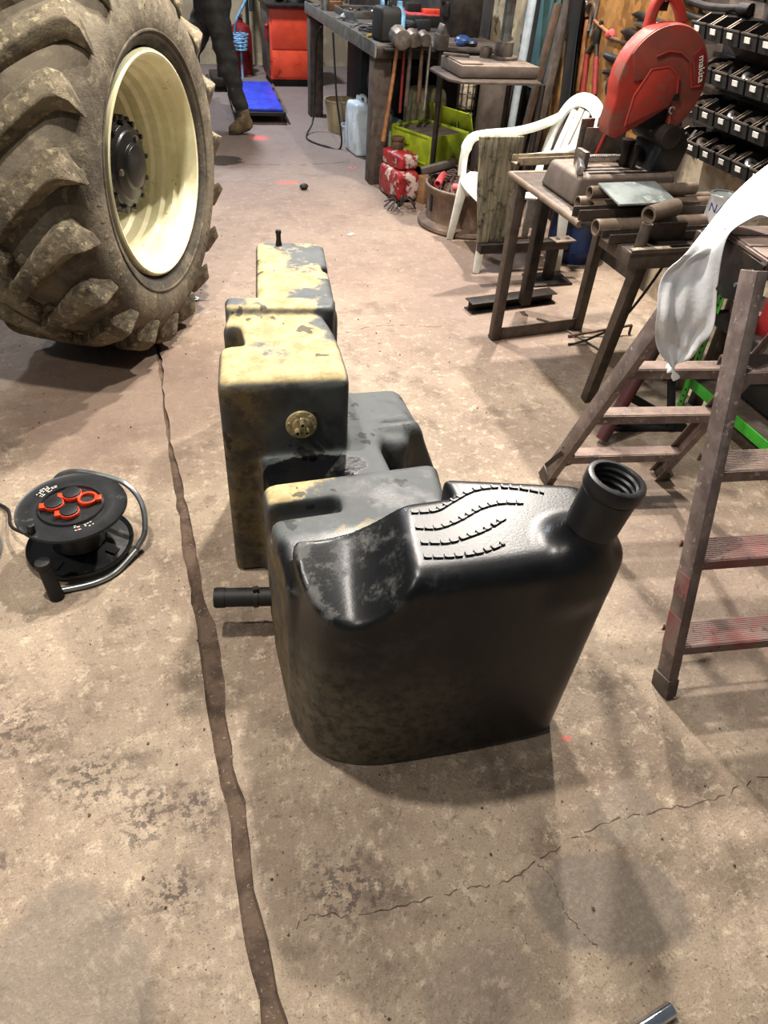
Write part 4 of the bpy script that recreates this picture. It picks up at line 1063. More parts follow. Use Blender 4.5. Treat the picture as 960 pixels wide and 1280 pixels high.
def ammo_box():
    T = thing('green_tool_box', 'open yellowish green metal tool box on a black case', 'box', (1.96, 5.32, .20), math.radians(24))
    B = T.matrix_basis
    def bx(c, d): return MB().add(MB().box(c, d).v, MB().box(c, d).f, B)
    z0 = 0; L, Wd, Hh = .36, .43, .21
    m = MB()
    for c, d in (((0, 0, .003), (L, Wd, .006)), ((-L / 2, 0, Hh / 2), (.006, Wd, Hh)), ((L / 2, 0, Hh / 2), (.006, Wd, Hh)), ((0, -Wd / 2, Hh / 2), (L, .006, Hh)), ((0, Wd / 2, Hh / 2), (L, .006, Hh))):
        k = MB().box(c, d); m.add(k.v, k.f, B)
    bd = m.build('box_body', 'olive_green', T, bevel=.0015)
    k = MB()
    for c, d in (((-L / 2 - .005, 0, .20), (.006, Wd * .86, .012)), ((-L / 2 - .005, 0, .03), (.006, Wd * .86, .012)), ((-L / 2 - .005, -Wd * .43, .115), (.006, .012, .18)), ((-L / 2 - .005, Wd * .43, .115), (.006, .012, .18)), ((-L / 2 - .008, .03, .15), (.012, .05, .06))):
        q = MB().box(c, d); k.add(q.v, q.f, B)
    k.build('embossed_frame', 'olive_green', bd, bevel=.002)
    q = MB().box((L / 2 + .02, 0, Hh + .05), (.012, Wd, .13), (0, -.35, 0)); l2 = MB(); l2.add(q.v, q.f, B); l2.build('lid', 'olive_green', T, bevel=.003)
    q = MB().box((.0, .0, .17), (L - .03, Wd - .03, .06)); l3 = MB(); l3.add(q.v, q.f, B); l3.build('tray_liner', 'timber_dark', T, bevel=.01)
ammo_box()
T = thing('black_tool_case', 'black tool case with silver latches beneath the green box', 'case', (1.94, 5.28, 0))
MB().box((1.94, 5.28, .099), (.25, .42, .198), (0, 0, .42)).build('case_body', 'black_plastic', T, bevel=.012)
for y in (5.12, 5.33): MB().box((1.835 - (y - 5.23) * .44, y, .125), (.016, .05, .035), (0, 0, .42)).build('latch', 'bright_steel', T, bevel=.003)
def bag(name, label, c, d, mtl, rz, seed):
    r = random.Random(seed); m = MB(); n = 20; h = 10; vs = [];
    for j in range(h + 1):
        a = -PI / 2 + PI * j / h
        for i in range(n):
            b = 2 * PI * i / n; ca, cb, sb = math.cos(a), math.cos(b), math.sin(b); e = .34
            f = lambda x: math.copysign(abs(x) ** e, x)
            k = 1 + r.uniform(-.07, .05)
            vs.append((d[0] / 2 * f(ca) * f(cb) * k, d[1] / 2 * f(ca) * f(sb) * k, d[2] / 2 * (f(math.sin(a)) + 1)))
    fs = [(j * n + i, j * n + (i + 1) % n, (j + 1) * n + (i + 1) % n, (j + 1) * n + i) for j in range(h) for i in range(n)]
    m.add(vs, fs, Matrix.Translation(c) @ Matrix.Rotation(rz, 4, 'Z'))
    o = simple(name, label, 'bag', mtl, m); o.modifiers.new('sub', 'SUBSURF').render_levels = 1
    return o
bag('red_bag', 'red printed sack on the floor beside the bench post', (1.70, 5.17, 0), (.20, .36, .20), 'red_bag', .12, 1)
bag('red_bag', 'red printed sack lying on top of another sack', (1.71, 5.20, .194), (.17, .30, .10), 'red_bag', .2, 2)
simple('cardboard_box', 'small brown cardboard carton between sacks and green box', 'carton', 'card', MB().box((1.85, 5.02, .085), (.10, .10, .17), (0, 0, .4)), bevel=.002)
simple('glass_jar', 'small brown jar standing on the red sacks', 'jar', 'leather', MB().cyl((1.70, 5.25, .29), (1.70, 5.25, .35), .045, .042, 16).cyl((1.70, 5.25, .35), (1.70, 5.25, .37), .047, .047, 16), bevel=.003)
m = MB()
r = random.Random(2)
for i in range(16): 
    a = r.uniform(0, 6.3); m.tube(smoothpath([(1.62, 4.86, .02), (1.62 + .05 * math.cos(a), 4.86 + .05 * math.sin(a), .05 + r.uniform(0, .04)), (1.62 + .11 * math.cos(a), 4.86 + .11 * math.sin(a), r.uniform(.01, .06))], 4), .005, 5)
tag(simple('wire_bundle', 'small dark bundle of wire on the floor beside the tub', 'wire', 'dark_steel', m))
bag('pale_sack', 'half full pale yellow sack behind the green box', (2.06, 5.74, .0), (.30, .24, .60), 'sack', .1, 6)
def jerrycan(name, label, c, rz, mtl, capm, d=(.26, .29, .38)):
    T = thing(name, label, 'canister', c, rz); B = T.matrix_basis
    q = MB().prism([(-d[1] / 2, .0), (d[1] / 2, 0), (d[1] / 2, d[2] * .84), (d[1] * .36, d[2]), (-d[1] * .36, d[2]), (-d[1] / 2, d[2] * .84)], -d[0] / 2, d[0] / 2, Matrix(((0, 0, 1, 0), (1, 0, 0, 0), (0, 1, 0, 0), (0, 0, 0, 1))))
    m = MB(); m.add(q.v, q.f, B); bd = m.build('can_body', mtl, T, bevel=.022, seg=3)
    m = MB().tube([B @ Vector(p) for p in smoothpath([(0, -d[1] * .22, d[2] - .01), (0, -d[1] * .2, d[2] + .035), (0, d[1] * .12, d[2] + .035), (0, d[1] * .16, d[2] - .01)], 5)], .013, 10).build('handle', mtl, T)
    p = B @ Vector((0, d[1] * .27, d[2] - .005)); MB().cyl(p, p + Vector((0, 0, .035)), .028, .026, 18).build('cap', capm, T, bevel=.003)
    return T
jerrycan('white_canister', 'white plastic canister standing in front of the bench post', (1.73, 6.33, 0), .10, 'white_can', 'white_can', (.20, .29, .38))
t2 = jerrycan('labelled_canister', 'white canister with dark label half hidden behind the bench post', (1.79, 5.80, 0), .1, 'white_can', 'white_can', (.24, .26, .36))
B = t2.matrix_basis; q = MB().box((-.121, 0, .17), (.003, .16, .14)); m = MB(); m.add(q.v, q.f, B); lb = m.build('can_label', 'paper', t2)
m = MB()
for z in (.13, .19): q = MB().box((-.1235, .01, z), (.002, .11, .03)); m.add(q.v, q.f, B)
m.build('label_print', 'dark_void', lb)['kind'] = 'stuff'
def bucket(name, label, c, r0, r1, h, mtl, rim=None):
    T = thing(name, label, 'bucket', c); mt = T.matrix_basis
    MB().lathe([(0, 0), (r0, 0), (r1, h), (r1 + .006, h), (r1 + .006, h - .012), (r1 - .004, h - .004), (r0 - .006, .01), (0, .01)], 32, mt).build('bucket_body', mtl, T)
    cc = Vector(c); MB().tube([cc + Vector((r1 * math.cos(a), r1 * math.sin(a) * .25 - .02, h - .01 - .10 * abs(math.sin(a)))) for a in np.linspace(0, PI, 14)], .003, 6).build('bail', 'bright_steel', T)
    return T
bucket('plastic_bucket', 'dirty pale bucket under the far end of the bench', (1.72, 7.05, 0), .11, .14, .26, 'wall_cream')
bucket('small_tub', 'small pale tub beside the white canister', (1.74, 6.70, 0), .085, .095, .13, 'white_can')

# ================================================================== WORKBENCH
def build_bench():
    T = thing('workbench', 'long dark workbench with heavy timber posts and steel top edge', 'workbench', (1.95, 6.6, 0))
    for y in (5.50, 7.66):
        MB().box((1.62, y, .415), (.125, .13, .83)).build('post', 'timber_dark', T, bevel=.006)
        MB().box((2.45, y, .415), (.10, .10, .83)).build('post', 'timber_dark', T, bevel=.006)
    MB().box((2.05, 6.58, .862), (.98, 2.36, .055)).build('bench_top', 'timber_dark', T, bevel=.004)
    MB().box((1.551, 6.58, .86), (.014, 2.38, .085)).build('edge_strip', 'galvanised', T, bevel=.002)
    MB().box((2.05, 5.395, .845), (.98, .012, .055)).build('end_strip', 'dark_steel', T, bevel=.002)
    MB().box((2.05, 5.36, .872), (.90, .05, .012)).build('tool_rail', 'dark_steel', T, bevel=.002)
build_bench()
def sheet_box(name, label, cat, c, d, mtl, bev=.004, group=None): return simple(name, label, cat, mtl, MB().box(c, d), group, bevel=bev)
sheet_box('green_cabinet', 'dark green steel cabinet under the far half of the bench', 'cabinet', (2.12, 7.18, .36), (.5, .5, .72), 'dark_green')
T = thing('black_barrel', 'black plastic barrel lying under the bench', 'barrel', (2.08, 6.15, 0))
MB().cyl((2.09, 6.72, .47), (2.09, 6.02, .47), .225, .225, 36).cyl((2.09, 6.6, .47), (2.09, 6.55, .47), .232, .232, 36).cyl((2.09, 6.2, .47), (2.09, 6.15, .47), .232, .232, 36).build('barrel_body', 'black_plastic', T, bevel=.01)
for y in (6.1, 6.55): MB().box((2.02, y, .125), (.42, .06, .25)).build('cradle', 'timber_dark', T, bevel=.004)
def hammer(x, y, L, hd, label, mtl='handle_wood', lean=(-.06, 0), wedge=False, hm='grey_steel'):
    T = thing('sledge_hammer' if hd > .045 else 'hammer', label, 'hammer', (x, y, .93 - L), 0, 'hammers hung on the bench end')
    top = Vector((x, y, .93)); bot = Vector((x + lean[0], y - .02 + lean[1], .93 - L))
    if wedge: MB().box(top, (.075, .10, .09)).prism([(x - .034, .965), (x + .034, .965), (x + .006, 1.03), (x - .006, 1.03)], y - .045, y + .045, Matrix(((1, 0, 0, 0), (0, 0, 1, 0), (0, 1, 0, 0), (0, 0, 0, 1)))).build('head', hm, T, bevel=.004)
    else: MB().cyl(top + Vector((.0, -hd * 1.5, .01)), top + Vector((.015, hd * 1.5, .02)), hd, hd, 10).build('head', hm, T, bevel=.006)
    MB().tube([bot, bot + (top - bot) * .3, bot + (top - bot) * .7, top + Vector((0, 0, .02))], [.017, .015, .013, .013], 10).build('handle', mtl, T)
hammer(1.69, 5.335, .60, .060, 'biggest sledge hammer with long wooden handle at the bench corner', lean=(-.08, -.01))
hammer(1.775, 5.325, .38, .046, 'second hammer from the bench corner, dark straight handle', 'timber_dark', (-.012, 0))
hammer(1.855, 5.325, .36, .040, 'third hammer from the bench corner, brown handle', 'leather', (-.004, 0))
hammer(1.985, 5.325, .42, .05, 'wedge headed splitting maul farthest from the bench corner', 'dark_steel', (.01, 0), True)
simple('chrome_bar', 'thin chrome bar hanging between the hammers', 'bar', 'bright_steel', MB().cyl((1.905, 5.325, .52), (1.91, 5.325, .92), .010, .010, 10))
simple('brown_bar', 'dark red bar hanging behind the first two hammers', 'bar', 'red_dark', MB().cyl((1.735, 5.35, .50), (1.74, 5.35, .88), .011, .011, 10))
def clutter():
    g = None
    jerrycan('grey_can', 'dark grey canister on the near corner of the bench', (1.68, 5.60, .89), .2, 'dark_void', 'light_blue', (.15, .17, .20))
    simple('blue_pot', 'small bright blue pot on the bench end', 'pot', 'blue_vinyl', MB().cyl((1.90, 5.42, .89), (1.90, 5.42, .93), .024, .024, 16), bevel=.003)
    simple('white_spatula', 'white scraper lying on the bench end', 'scraper', 'paper', MB().box((1.83, 5.44, .897), (.12, .03, .008), (0, .0, .3)), bevel=.002)
    simple('blue_rag', 'crumpled blue cloth on the bench end by the drill table', 'cloth', 'blue_drum', MB().ball((2.21, 5.50, .915), .06, 14, (1, 1.1, .6)).ball((2.26, 5.46, .91), .045, 12, (1, 1, .6)).ball((2.17, 5.45, .905), .035, 10, (1.2, 1, .6)))
    simple('steel_offcut', 'bright steel offcut on the bench end beside the blue cloth', 'offcut', 'bright_steel', MB().box((2.10, 5.46, .902), (.13, .03, .022), (0, 0, -.3)), bevel=.002)
    # cable and spanners on the near end of the top
    T = thing('cable_loop', 'loose black cable loop lying on the bench top', 'cable', (1.72, 6.05, .89))
    MB().tube(arc((1.72, 6.05, .902), .11, 0, 2 * PI, 28)[:-1], .008, 7, closed=True).tube(arc((1.74, 6.0, .915), .085, 0, 2 * PI, 28)[:-1], .008, 7, closed=True).build('cable_run', 'black_rubber', T)
    g = 'small bright tools on the bench top'
    spots = [(1.66, 5.86, .4, 'bright spanner nearest the grey canister'), (1.63, 6.28, 1.1, 'bright spanner at the bench edge beyond the cable loop'), (1.78, 6.42, -.5, 'bright spanner in the middle of the bench top'), (1.64, 6.72, .2, 'bright spanner at the bench edge near the socket tray')]
    sp = None
    for (x, y, rz, lb) in spots:
        if sp is None:
            sp = thing('spanner', lb, 'spanner', (0, 0, 0), 0, g)
            MB().box((0, 0, .005), (.13, .016, .008)).build('shank', 'bright_steel', sp, bevel=.002)
            MB().pipe((-.075, 0, 0), (-.075, 0, .011), .018, .010, 14).build('ring_end', 'bright_steel', sp)
            MB().prism([(.06, -.01), (.075, -.02), (.095, -.018), (.085, -.007), (.08, .007), (.095, .018), (.075, .02), (.06, .01)], 0, .011).build('open_end', 'bright_steel', sp, bevel=.001)
            sp.location = (x, y, .89); sp.rotation_euler = (0, 0, rz)
        else: copy_tree(sp, lb, (x, y, .89), rz)
    simple('yellow_marker', 'yellow marker pen on the bench beside the grey canister', 'pen', 'yellow', MB().cyl((1.585, 5.74, .899), (1.66, 5.79, .899), .009, .009, 10))
    T = thing('socket_tray', 'grey tray of loose chrome sockets on the bench', 'tray', (1.85, 6.95, .89))
    MB().box((1.85, 6.95, .895), (.34, .40, .01)).box((1.68, 6.95, .915), (.01, .40, .05)).box((2.02, 6.95, .915), (.01, .40, .05)).box((1.85, 6.75, .915), (.34, .01, .05)).box((1.85, 7.15, .915), (.34, .01, .05)).build('tray_pan', 'grey_steel', T, bevel=.002)
    r = random.Random(12); s0 = None
    for i in range(12):
        x, y = 1.73 + .08 * (i % 4), 6.82 + .11 * (i // 4)
        if s0 is None:
            s0 = simple('socket', 'chrome socket, first across in the near row of the bench tray', 'socket', 'chrome', MB().pipe((0, -.025, .018), (0, .025, .018), .018, .011, 12), 'loose sockets in the bench tray'); z0 = s0.location.z
            s0.location = (x, y, .900)
        else:
            copy_tree(s0, 'chrome socket, %s across in the %s row of the bench tray' % (('first', 'second', 'third', 'fourth')[i % 4], ('near', 'middle', 'far')[i // 4]), (x, y, .900), r.uniform(0, 3))
    T = thing('bench_vice', 'steel bench vice on the far end of the bench', 'vice', (1.75, 7.55, .89))
    MB().cyl((1.75, 7.55, .89), (1.75, 7.55, .93), .09, .08, 20).box((1.75, 7.55, .965), (.10, .16, .08)).build('vice_body', 'grey_steel', T, bevel=.006)
    MB().box((1.64, 7.55, .985), (.05, .17, .10)).cyl((1.56, 7.55, .96), (1.70, 7.55, .96), .016, .016, 12).build('moving_jaw', 'grey_steel', T, bevel=.005)
    MB().cyl((1.565, 7.45, .96), (1.565, 7.65, .96), .007, .007, 8).build('vice_lever', 'bright_steel', T)
    T = thing('power_drill', 'dark cordless drill lying on the bench', 'drill', (2.1, 6.35, .89))
    MB().cyl((2.0, 6.35, .93), (2.2, 6.38, .93), .036, .034, 16).cyl((1.94, 6.34, .93), (2.0, 6.35, .93), .018, .026, 14).build('drill_body', 'dark_void', T, bevel=.003)
    MB().bar((2.15, 6.37, .925), (2.15, 6.20, .915), .045, .04).box((2.15, 6.17, .925), (.09, .06, .07)).build('grip', 'dark_void', T, bevel=.006)
    T = thing('spray_can', 'bright spray can standing on the bench behind the cable loop', 'can', (1.86, 6.22, .89))
    MB().lathe([(0, 0), (.033, 0), (.033, .15), (.026, .165), (.014, .172), (0, .172)], 24, T.matrix_basis).build('can_body', 'galvanised', T)
    MB().cyl((1.86, 6.22, 1.06), (1.86, 6.22, 1.085), .012, .012, 12).build('spray_cap', 'paper', T)
    T = thing('oil_can', 'pale blue oil bottle standing behind the grey canister', 'bottle', (1.83, 5.80, .89))
    MB().lathe([(0, 0), (.045, 0), (.045, .14), (.02, .18), (.018, .21), (0, .21)], 24, T.matrix_basis).build('bottle_body', 'light_blue', T)
    simple('folded_bracket', 'bright folded steel bracket lying on the bench top', 'bracket', 'galvanised', MB().box((1.70, 6.50, .894), (.10, .16, .008), (0, 0, .4)).box((1.66, 6.52, .925), (.008, .16, .06), (0, 0, .4)), bevel=.001)
    simple('crumpled_rag', 'grey white crumpled rag on the bench beside the tray', 'rag', 'can_rag', MB().ball((1.66, 6.62, .915), .05, 12, (1.2, 1, .55)).ball((1.71, 6.66, .91), .04, 10, (1, 1.3, .55)))
    simple('wooden_block', 'small wooden block on the bench by the vice', 'block', 'handle_wood', MB().box((1.72, 7.32, .92), (.12, .07, .06), (0, 0, .2)), bevel=.003)
    simple('steel_cup', 'steel cup of bits near the bench vice', 'cup', 'bright_steel', MB().pipe((1.62, 7.25, .89), (1.62, 7.25, .98), .04, .036, 20).cyl((1.62, 7.25, .89), (1.62, 7.25, .90), .038, .038, 16))
    simple('ribbed_hose', 'black ribbed hose lying along the bench middle', 'hose', 'black_rubber', MB().tube(smoothpath([(1.95, 6.0, .915), (2.05, 6.15, .93), (1.88, 6.38, .915), (1.90, 6.6, .915)], 5), .024, 8))
    # dark chest with red lid tray on it
    T = thing('tool_chest', 'dark tool chest with pink red lid behind the bench corner', 'chest', (2.28, 6.45, .89))
    MB().box((2.29, 6.55, .925), (.40, .34, .07)).build('chest_body', 'dark_void', T, bevel=.004)
    MB().box((2.29, 6.55, .966), (.41, .35, .012)).build('chest_lid', 'pink_red', T, bevel=.003)
    simple('red_tray', 'small bright red tray on the pink chest lid', 'tray', 'cabinet_red', MB().box((2.31, 6.47, .986), (.15, .10, .026)), bevel=.004)
    simple('black_case', 'small black case on the pink chest lid', 'case', 'dark_void', MB().box((2.18, 6.56, 1.0), (.11, .09, .055)), bevel=.004)
    simple('dark_machine', 'dark grimy machine housing standing behind the bench hammers', 'machine', 'dark_steel', MB().box((2.37, 6.0, 1.02), (.24, .26, .26)).box((2.24, 6.0, 1.05), (.03, .14, .10)).cyl((2.21, 6.0, 1.10), (2.26, 6.0, 1.10), .03, .03, 14), bevel=.012)
clutter()
# black cable hanging from the bench and looping on the floor
m = MB().tube(smoothpath([(1.53, 7.0, .80), (1.50, 7.05, .70), (1.50, 7.1, .40), (1.47, 7.05, .10), (1.38, 6.9, .008), (1.36, 6.7, .008), (1.46, 6.5, .008), (1.58, 6.42, .03), (1.55, 6.5, .4), (1.54, 6.6, .81)], 8), .008, 8)
tag(simple('hanging_cable', 'thin black cable hanging from the bench edge to the floor', 'cable', 'black_rubber', m))
# ================================================================== FAR END
def far_end():
    T = thing('red_cabinet', 'bright orange red steel cabinet at the end of the shop', 'cabinet', (1.68, 9.25, 0))
    MB().box((1.66, 9.27, .40), (.50, .50, .66)).build('cabinet_body', 'cabinet_red', T, bevel=.008)
    MB().box((1.66, 9.27, .04), (.46, .46, .08)).build('plinth', 'dark_void', T)
    for z0, z1 in ((.09, .345), (.355, .71)): MB().box((1.665, 9.016, (z0 + z1) / 2), (.46, .010, z1 - z0 - .006)).build('door', 'cabinet_red', T, bevel=.003)
    MB().box((1.405, 9.27, .42), (.012, .50, .62)).build('side_panel', 'grey_steel', T, bevel=.002)
    MB().box((1.66, 9.25, .745), (.56, .56, .03)).build('cabinet_top', 'dark_steel', T, bevel=.004)
    simple('red_handle_tool', 'small red handled tool hung on the cabinet side', 'tool', 'crimson', MB().cyl((1.385, 9.03, .44), (1.385, 9.03, .56), .02, .02, 10).ball((1.385, 9.03, .56), .025, 10))
    bucket('clutter_pan', 'grey pan of odds and ends on the red cabinet', (1.74, 9.24, .762), .10, .13, .10, 'galvanised')
    simple('black_pot', 'black dented pot on the red cabinet', 'pot', 'dark_void', MB().ball((1.55, 9.15, .82), .075, 14, (1.1, 1, .8)).cyl((1.55, 9.15, .87), (1.55, 9.15, .90), .05, .05, 14))
    T = thing('gas_bottle', 'dark red gas bottle against the far wall', 'gas bottle', (1.20, 9.75, 0))
    MB().lathe([(0, 0), (.115, 0), (.12, .02), (.12, .40), (.10, .47), (.05, .50), (.03, .505), (.03, .54), (0, .54)], 32, T.matrix_basis).build('bottle_body', 'crimson', T)
    MB().cyl((1.20, 9.75, .535), (1.20, 9.75, .58), .02, .018, 12).box((1.20, 9.73, .565), (.05, .05, .02)).build('valve', 'rusty_steel', T)
    m = MB()
    for k in range(5): m.tube([Vector(p) + Vector((0, 0, .0)) for p in arc((1.16, 9.50, .28 + .035 * k), .07 + .004 * k, 0, 2 * PI, 20)[:-1]], .009, 6, closed=True)
    m.tube(smoothpath([(1.10, 9.5, .42), (1.12, 9.45, .55), (1.22, 9.42, .72), (1.30, 9.42, .86), (1.38, 9.5, .95)], 6), .013, 8)
    m.cyl((1.16, 9.50, .0), (1.16, 9.50, .46), .012, .012, 8)
    tag(simple('air_hose', 'pale blue curly air hose rising beside the red cabinet', 'hose', 'light_blue', m))
    g = 'dark bars against the far wall'
    for k, (a, b, lb) in enumerate((((.90, 9.62, .30), (1.05, 9.35, .48), 'lowest dark bar crossing before the far wall'), ((.96, 9.95, .42), (1.08, 9.9, .62), 'upper dark bar crossing before the far wall'))):
        simple('dark_bar', lb, 'bar', 'dark_steel', MB().cyl(a, b, .018, .016, 8).cyl((a[0] + .1, a[1] - .05, 0), (a[0] + .1, a[1] - .05, a[2] + .05), .014, .014, 8), g)
    m = MB().tube(smoothpath([(1.33, 10.1, 1.3), (1.33, 10.05, 1.0), (1.36, 9.9, .82), (1.35, 9.85, .60)], 6), .03, 8)
    m.cyl((1.33, 10.1, 0), (1.33, 10.1, 1.3), .02, .02, 8)
    tag(simple('black_hose_stand', 'black hose on a stand behind the cabinet', 'hose', 'dark_void', m))
    # mechanic's creeper
    T = thing('mechanic_creeper', 'low blue padded creeper on castors beside the red cabinet', 'creeper', (1.15, 7.85, 0))
    c = (1.08, 7.95); rz = -.06
    MB().box((c[0], c[1], .115), (.40, 1.25, .03), (0, 0, rz)).build('pad', 'blue_vinyl', T, bevel=.012)
    MB().box((c[0], c[1], .085), (.43, 1.30, .03), (0, 0, rz)).build('frame', 'dark_void', T, bevel=.004)
    R2 = Matrix.Rotation(rz, 3, 'Z')
    for sx in (-1, 1):
        a = Vector((c[0], c[1], .10)) + R2 @ Vector((sx * .235, -.62, 0)); b = Vector((c[0], c[1], .10)) + R2 @ Vector((sx * .235, .62, 0))
        MB().tube([a, b], .012, 8).build('side_rail', 'bright_steel', T)
        for sy in (-.55, 0, .55):
            p = Vector((c[0], c[1], 0)) + R2 @ Vector((sx * .225, sy, 0))
            MB().cyl(p + Vector((-.012, 0, .032)), p + Vector((.012, 0, .032)), .032, .032, 14).box(p + Vector((0, 0, .068)), (.02, .03, .03)).build('castor', 'black_rubber', T)
    T = thing('floor_jack', 'grimy black trolley jack by the far wall', 'jack', (.86, 8.9, 0))
    MB().box((.86, 8.95, .09), (.20, .5, .08)).cyl((.86, 8.8, .13), (.86, 8.8, .19), .05, .045, 14).build('jack_frame', 'dark_steel', T, bevel=.008)
    for sx in (-1, 1):
        for y in (8.75, 9.15): MB().cyl((.86 + sx * .11, y, .045), (.86 + sx * .14, y, .045), .045, .045, 14).build('jack_wheel', 'dark_void', T)
    MB().cyl((.86, 9.15, .12), (.90, 9.55, .50), .016, .016, 10).build('jack_handle', 'dark_steel', T)
far_end()

# ================================================================== DRILL TABLE
def drill_corner():
    T = thing('plate_table', 'rusty plate table carrying the pillar drill base', 'table', (2.02, 4.72, 0))
    m = MB().prism([(1.745, 4.84), (1.745, 4.50), (1.80, 4.42), (2.30, 4.40), (2.36, 4.80), (1.80, 4.92)], .838, .852).build('table_plate', 'rusty_steel', T, bevel=.002)
    for (x, y) in ((1.83, 4.86), (2.30, 4.84), (2.33, 4.44)): MB().cyl((x, y, 0), (x, y, .838), .018, .018, 10).build('leg', 'dark_steel', T)
    MB().tube([(1.83, 4.86, .08), (2.30, 4.84, .08), (2.33, 4.44, .08)], .012, 8).build('leg_brace', 'dark_steel', T)
    T = thing('pillar_drill', 'grey pillar drill with brown cast base on the plate table', 'drill', (2.08, 4.75, .853))
    MB().box((2.07, 4.68, .888), (.50, .36, .062)).box((1.90, 4.68, .923), (.14, .30, .010)).build('cast_base', 'base_brown', T, bevel=.008)
    MB().cyl((2.20, 4.78, .918), (2.20, 4.78, .935), .095, .09, 28).cyl((2.20, 4.78, .93), (2.20, 4.78, 1.01), .058, .056, 28).build('column_collar', 'grey_steel', T, bevel=.004)
    MB().cyl((2.20, 4.78, 1.0), (2.20, 4.78, 1.72), .033, .033, 24).build('column', 'galvanised', T)
    MB().cyl((2.20, 4.78, 1.25), (2.20, 4.78, 1.35), .05, .05, 20).box((2.08, 4.66, 1.33), (.26, .26, .03)).box((2.15, 4.73, 1.30), (.10, .10, .06)).build('drill_table', 'grey_steel', T, bevel=.005)
    MB().box((2.10, 4.70, 1.68), (.26, .44, .26)).cyl((2.06, 4.60, 1.42), (2.06, 4.60, 1.58), .03, .05, 18).cyl((2.06, 4.60, 1.36), (2.06, 4.60, 1.42), .016, .022, 14).build('drill_head', 'dark_green', T, bevel=.02)
    MB().tube([(1.95, 4.60, 1.62), (1.86, 4.52, 1.52)], .008, 8).build('feed_lever', 'bright_steel', T)
    simple('rusty_bush', 'rusty steel bush standing on the drill base', 'bush', 'rusty_steel', MB().pipe((2.09, 4.80, .920), (2.09, 4.80, .975), .036, .024, 22), bevel=.001)
    simple('flat_offcut', 'grey flat bar lying on the left edge of the drill base', 'bar', 'grey_steel', MB().box((1.88, 4.76, .935), (.16, .035, .014), (0, 0, -.5)), bevel=.001)
    T = thing('wire_cage', 'tall wire cage with pale rolls standing under the plate table', 'cage', (2.23, 5.36, 0))
    cg = MB()
    for k in range(10): cg.cyl((2.23 + .065 * math.cos(k * .628), 5.36 + .065 * math.sin(k * .628), 0), (2.23 + .065 * math.cos(k * .628), 5.36 + .065 * math.sin(k * .628), .72), .004, .004, 5)
    for z in np.linspace(.02, .70, 10): cg.tube(arc((2.23, 5.36, z), .065, 0, 2 * PI, 20)[:-1], .004, 5, closed=True)
    cg.build('cage_wire', 'dark_steel', T)
    for k in range(4): MB().cyl((2.23, 5.36, .03 + .165 * k), (2.23, 5.36, .18 + .165 * k), .055, .055, 18).build('roll', 'timber_pale', T, bevel=.006)
    simple('brown_cylinder', 'dark red brown steel cylinder standing under the plate table', 'cylinder', 'base_brown', MB().cyl((2.40, 5.24, 0), (2.40, 5.24, .78), .12, .12, 32), bevel=.006)
    simple('white_pipe', 'long white plastic pipe leaning on the wall behind the drill', 'pipe', 'white_can', MB().cyl((2.44, 5.02, .0), (2.55, 5.20, 1.45), .026, .028, 18))
    simple('black_crowbar', 'thin black bar leaning beside the white pipe', 'bar', 'dark_void', MB().cyl((2.44, 4.90, .01), (2.585, 4.955, 1.25), .009, .009, 8))
    g = None
    sheet_box('steel_door_panel', 'stained cream steel panel against the wall behind the drill', 'panel', (2.60, 5.62, .80), (.03, .56, 1.6), 'wall_cream', .003)
    sheet_box('teal_panel', 'dull teal board standing against the wall beside the white pipe', 'board', (2.607, 5.06, 1.15), (.02, .24, .9), 'teal', .003)
    simple('long_timber', 'long brown timber batten leaning on the wall by the teal board', 'batten', 'leather', MB().bar((2.40, 4.82, .0), (2.575, 4.90, 1.20), .05, .035, (1, 0, 0)), bevel=.003)
    simple('dark_timber', 'dark timber post leaning on the wall next to the brown batten', 'batten', 'timber_dark', MB().bar((2.44, 4.70, .0), (2.57, 4.74, 1.35), .06, .045, (1, 0, 0)), bevel=.003)
    simple('black_tarpaulin', 'black sheet hanging on the wall between battens and wood board', 'sheet', 'dark_void', MB().add(*(lambda: (
        [(2.575 + .014 * math.sin(j * 1.3 + i * .2) - .05 * (1 - i / 9), 4.66 - .022 * j + .02 * math.sin(i * .7), 1.45 - .115 * i) for i in range(10) for j in range(9)] + [(2.59 + .014 * math.sin(j * 1.3 + i * .2) - .05 * (1 - i / 9), 4.66 - .022 * j + .02 * math.sin(i * .7), 1.45 - .115 * i) for i in range(10) for j in range(9)],
        [(i * 9 + j, i * 9 + j + 1, i * 9 + j + 10, i * 9 + j + 9) for i in range(9) for j in range(8)] + [(90 + i * 9 + j, 90 + i * 9 + j + 9, 90 + i * 9 + j + 10, 90 + i * 9 + j + 1) for i in range(9) for j in range(8)]))()))
    r = random.Random(21)
    for k, (y, z, lb) in enumerate(((4.12, .0, 'grey steel bar leaning in the corner behind the chair back'), (4.42, .0, 'brown steel bar leaning low behind the chair'))):
        simple('leaning_bar', lb, 'bar', 'rusty_steel', MB().cyl((2.42, y, 0), (2.57, y + .1, .62 + .1 * k), .016, .016, 8))
drill_corner()
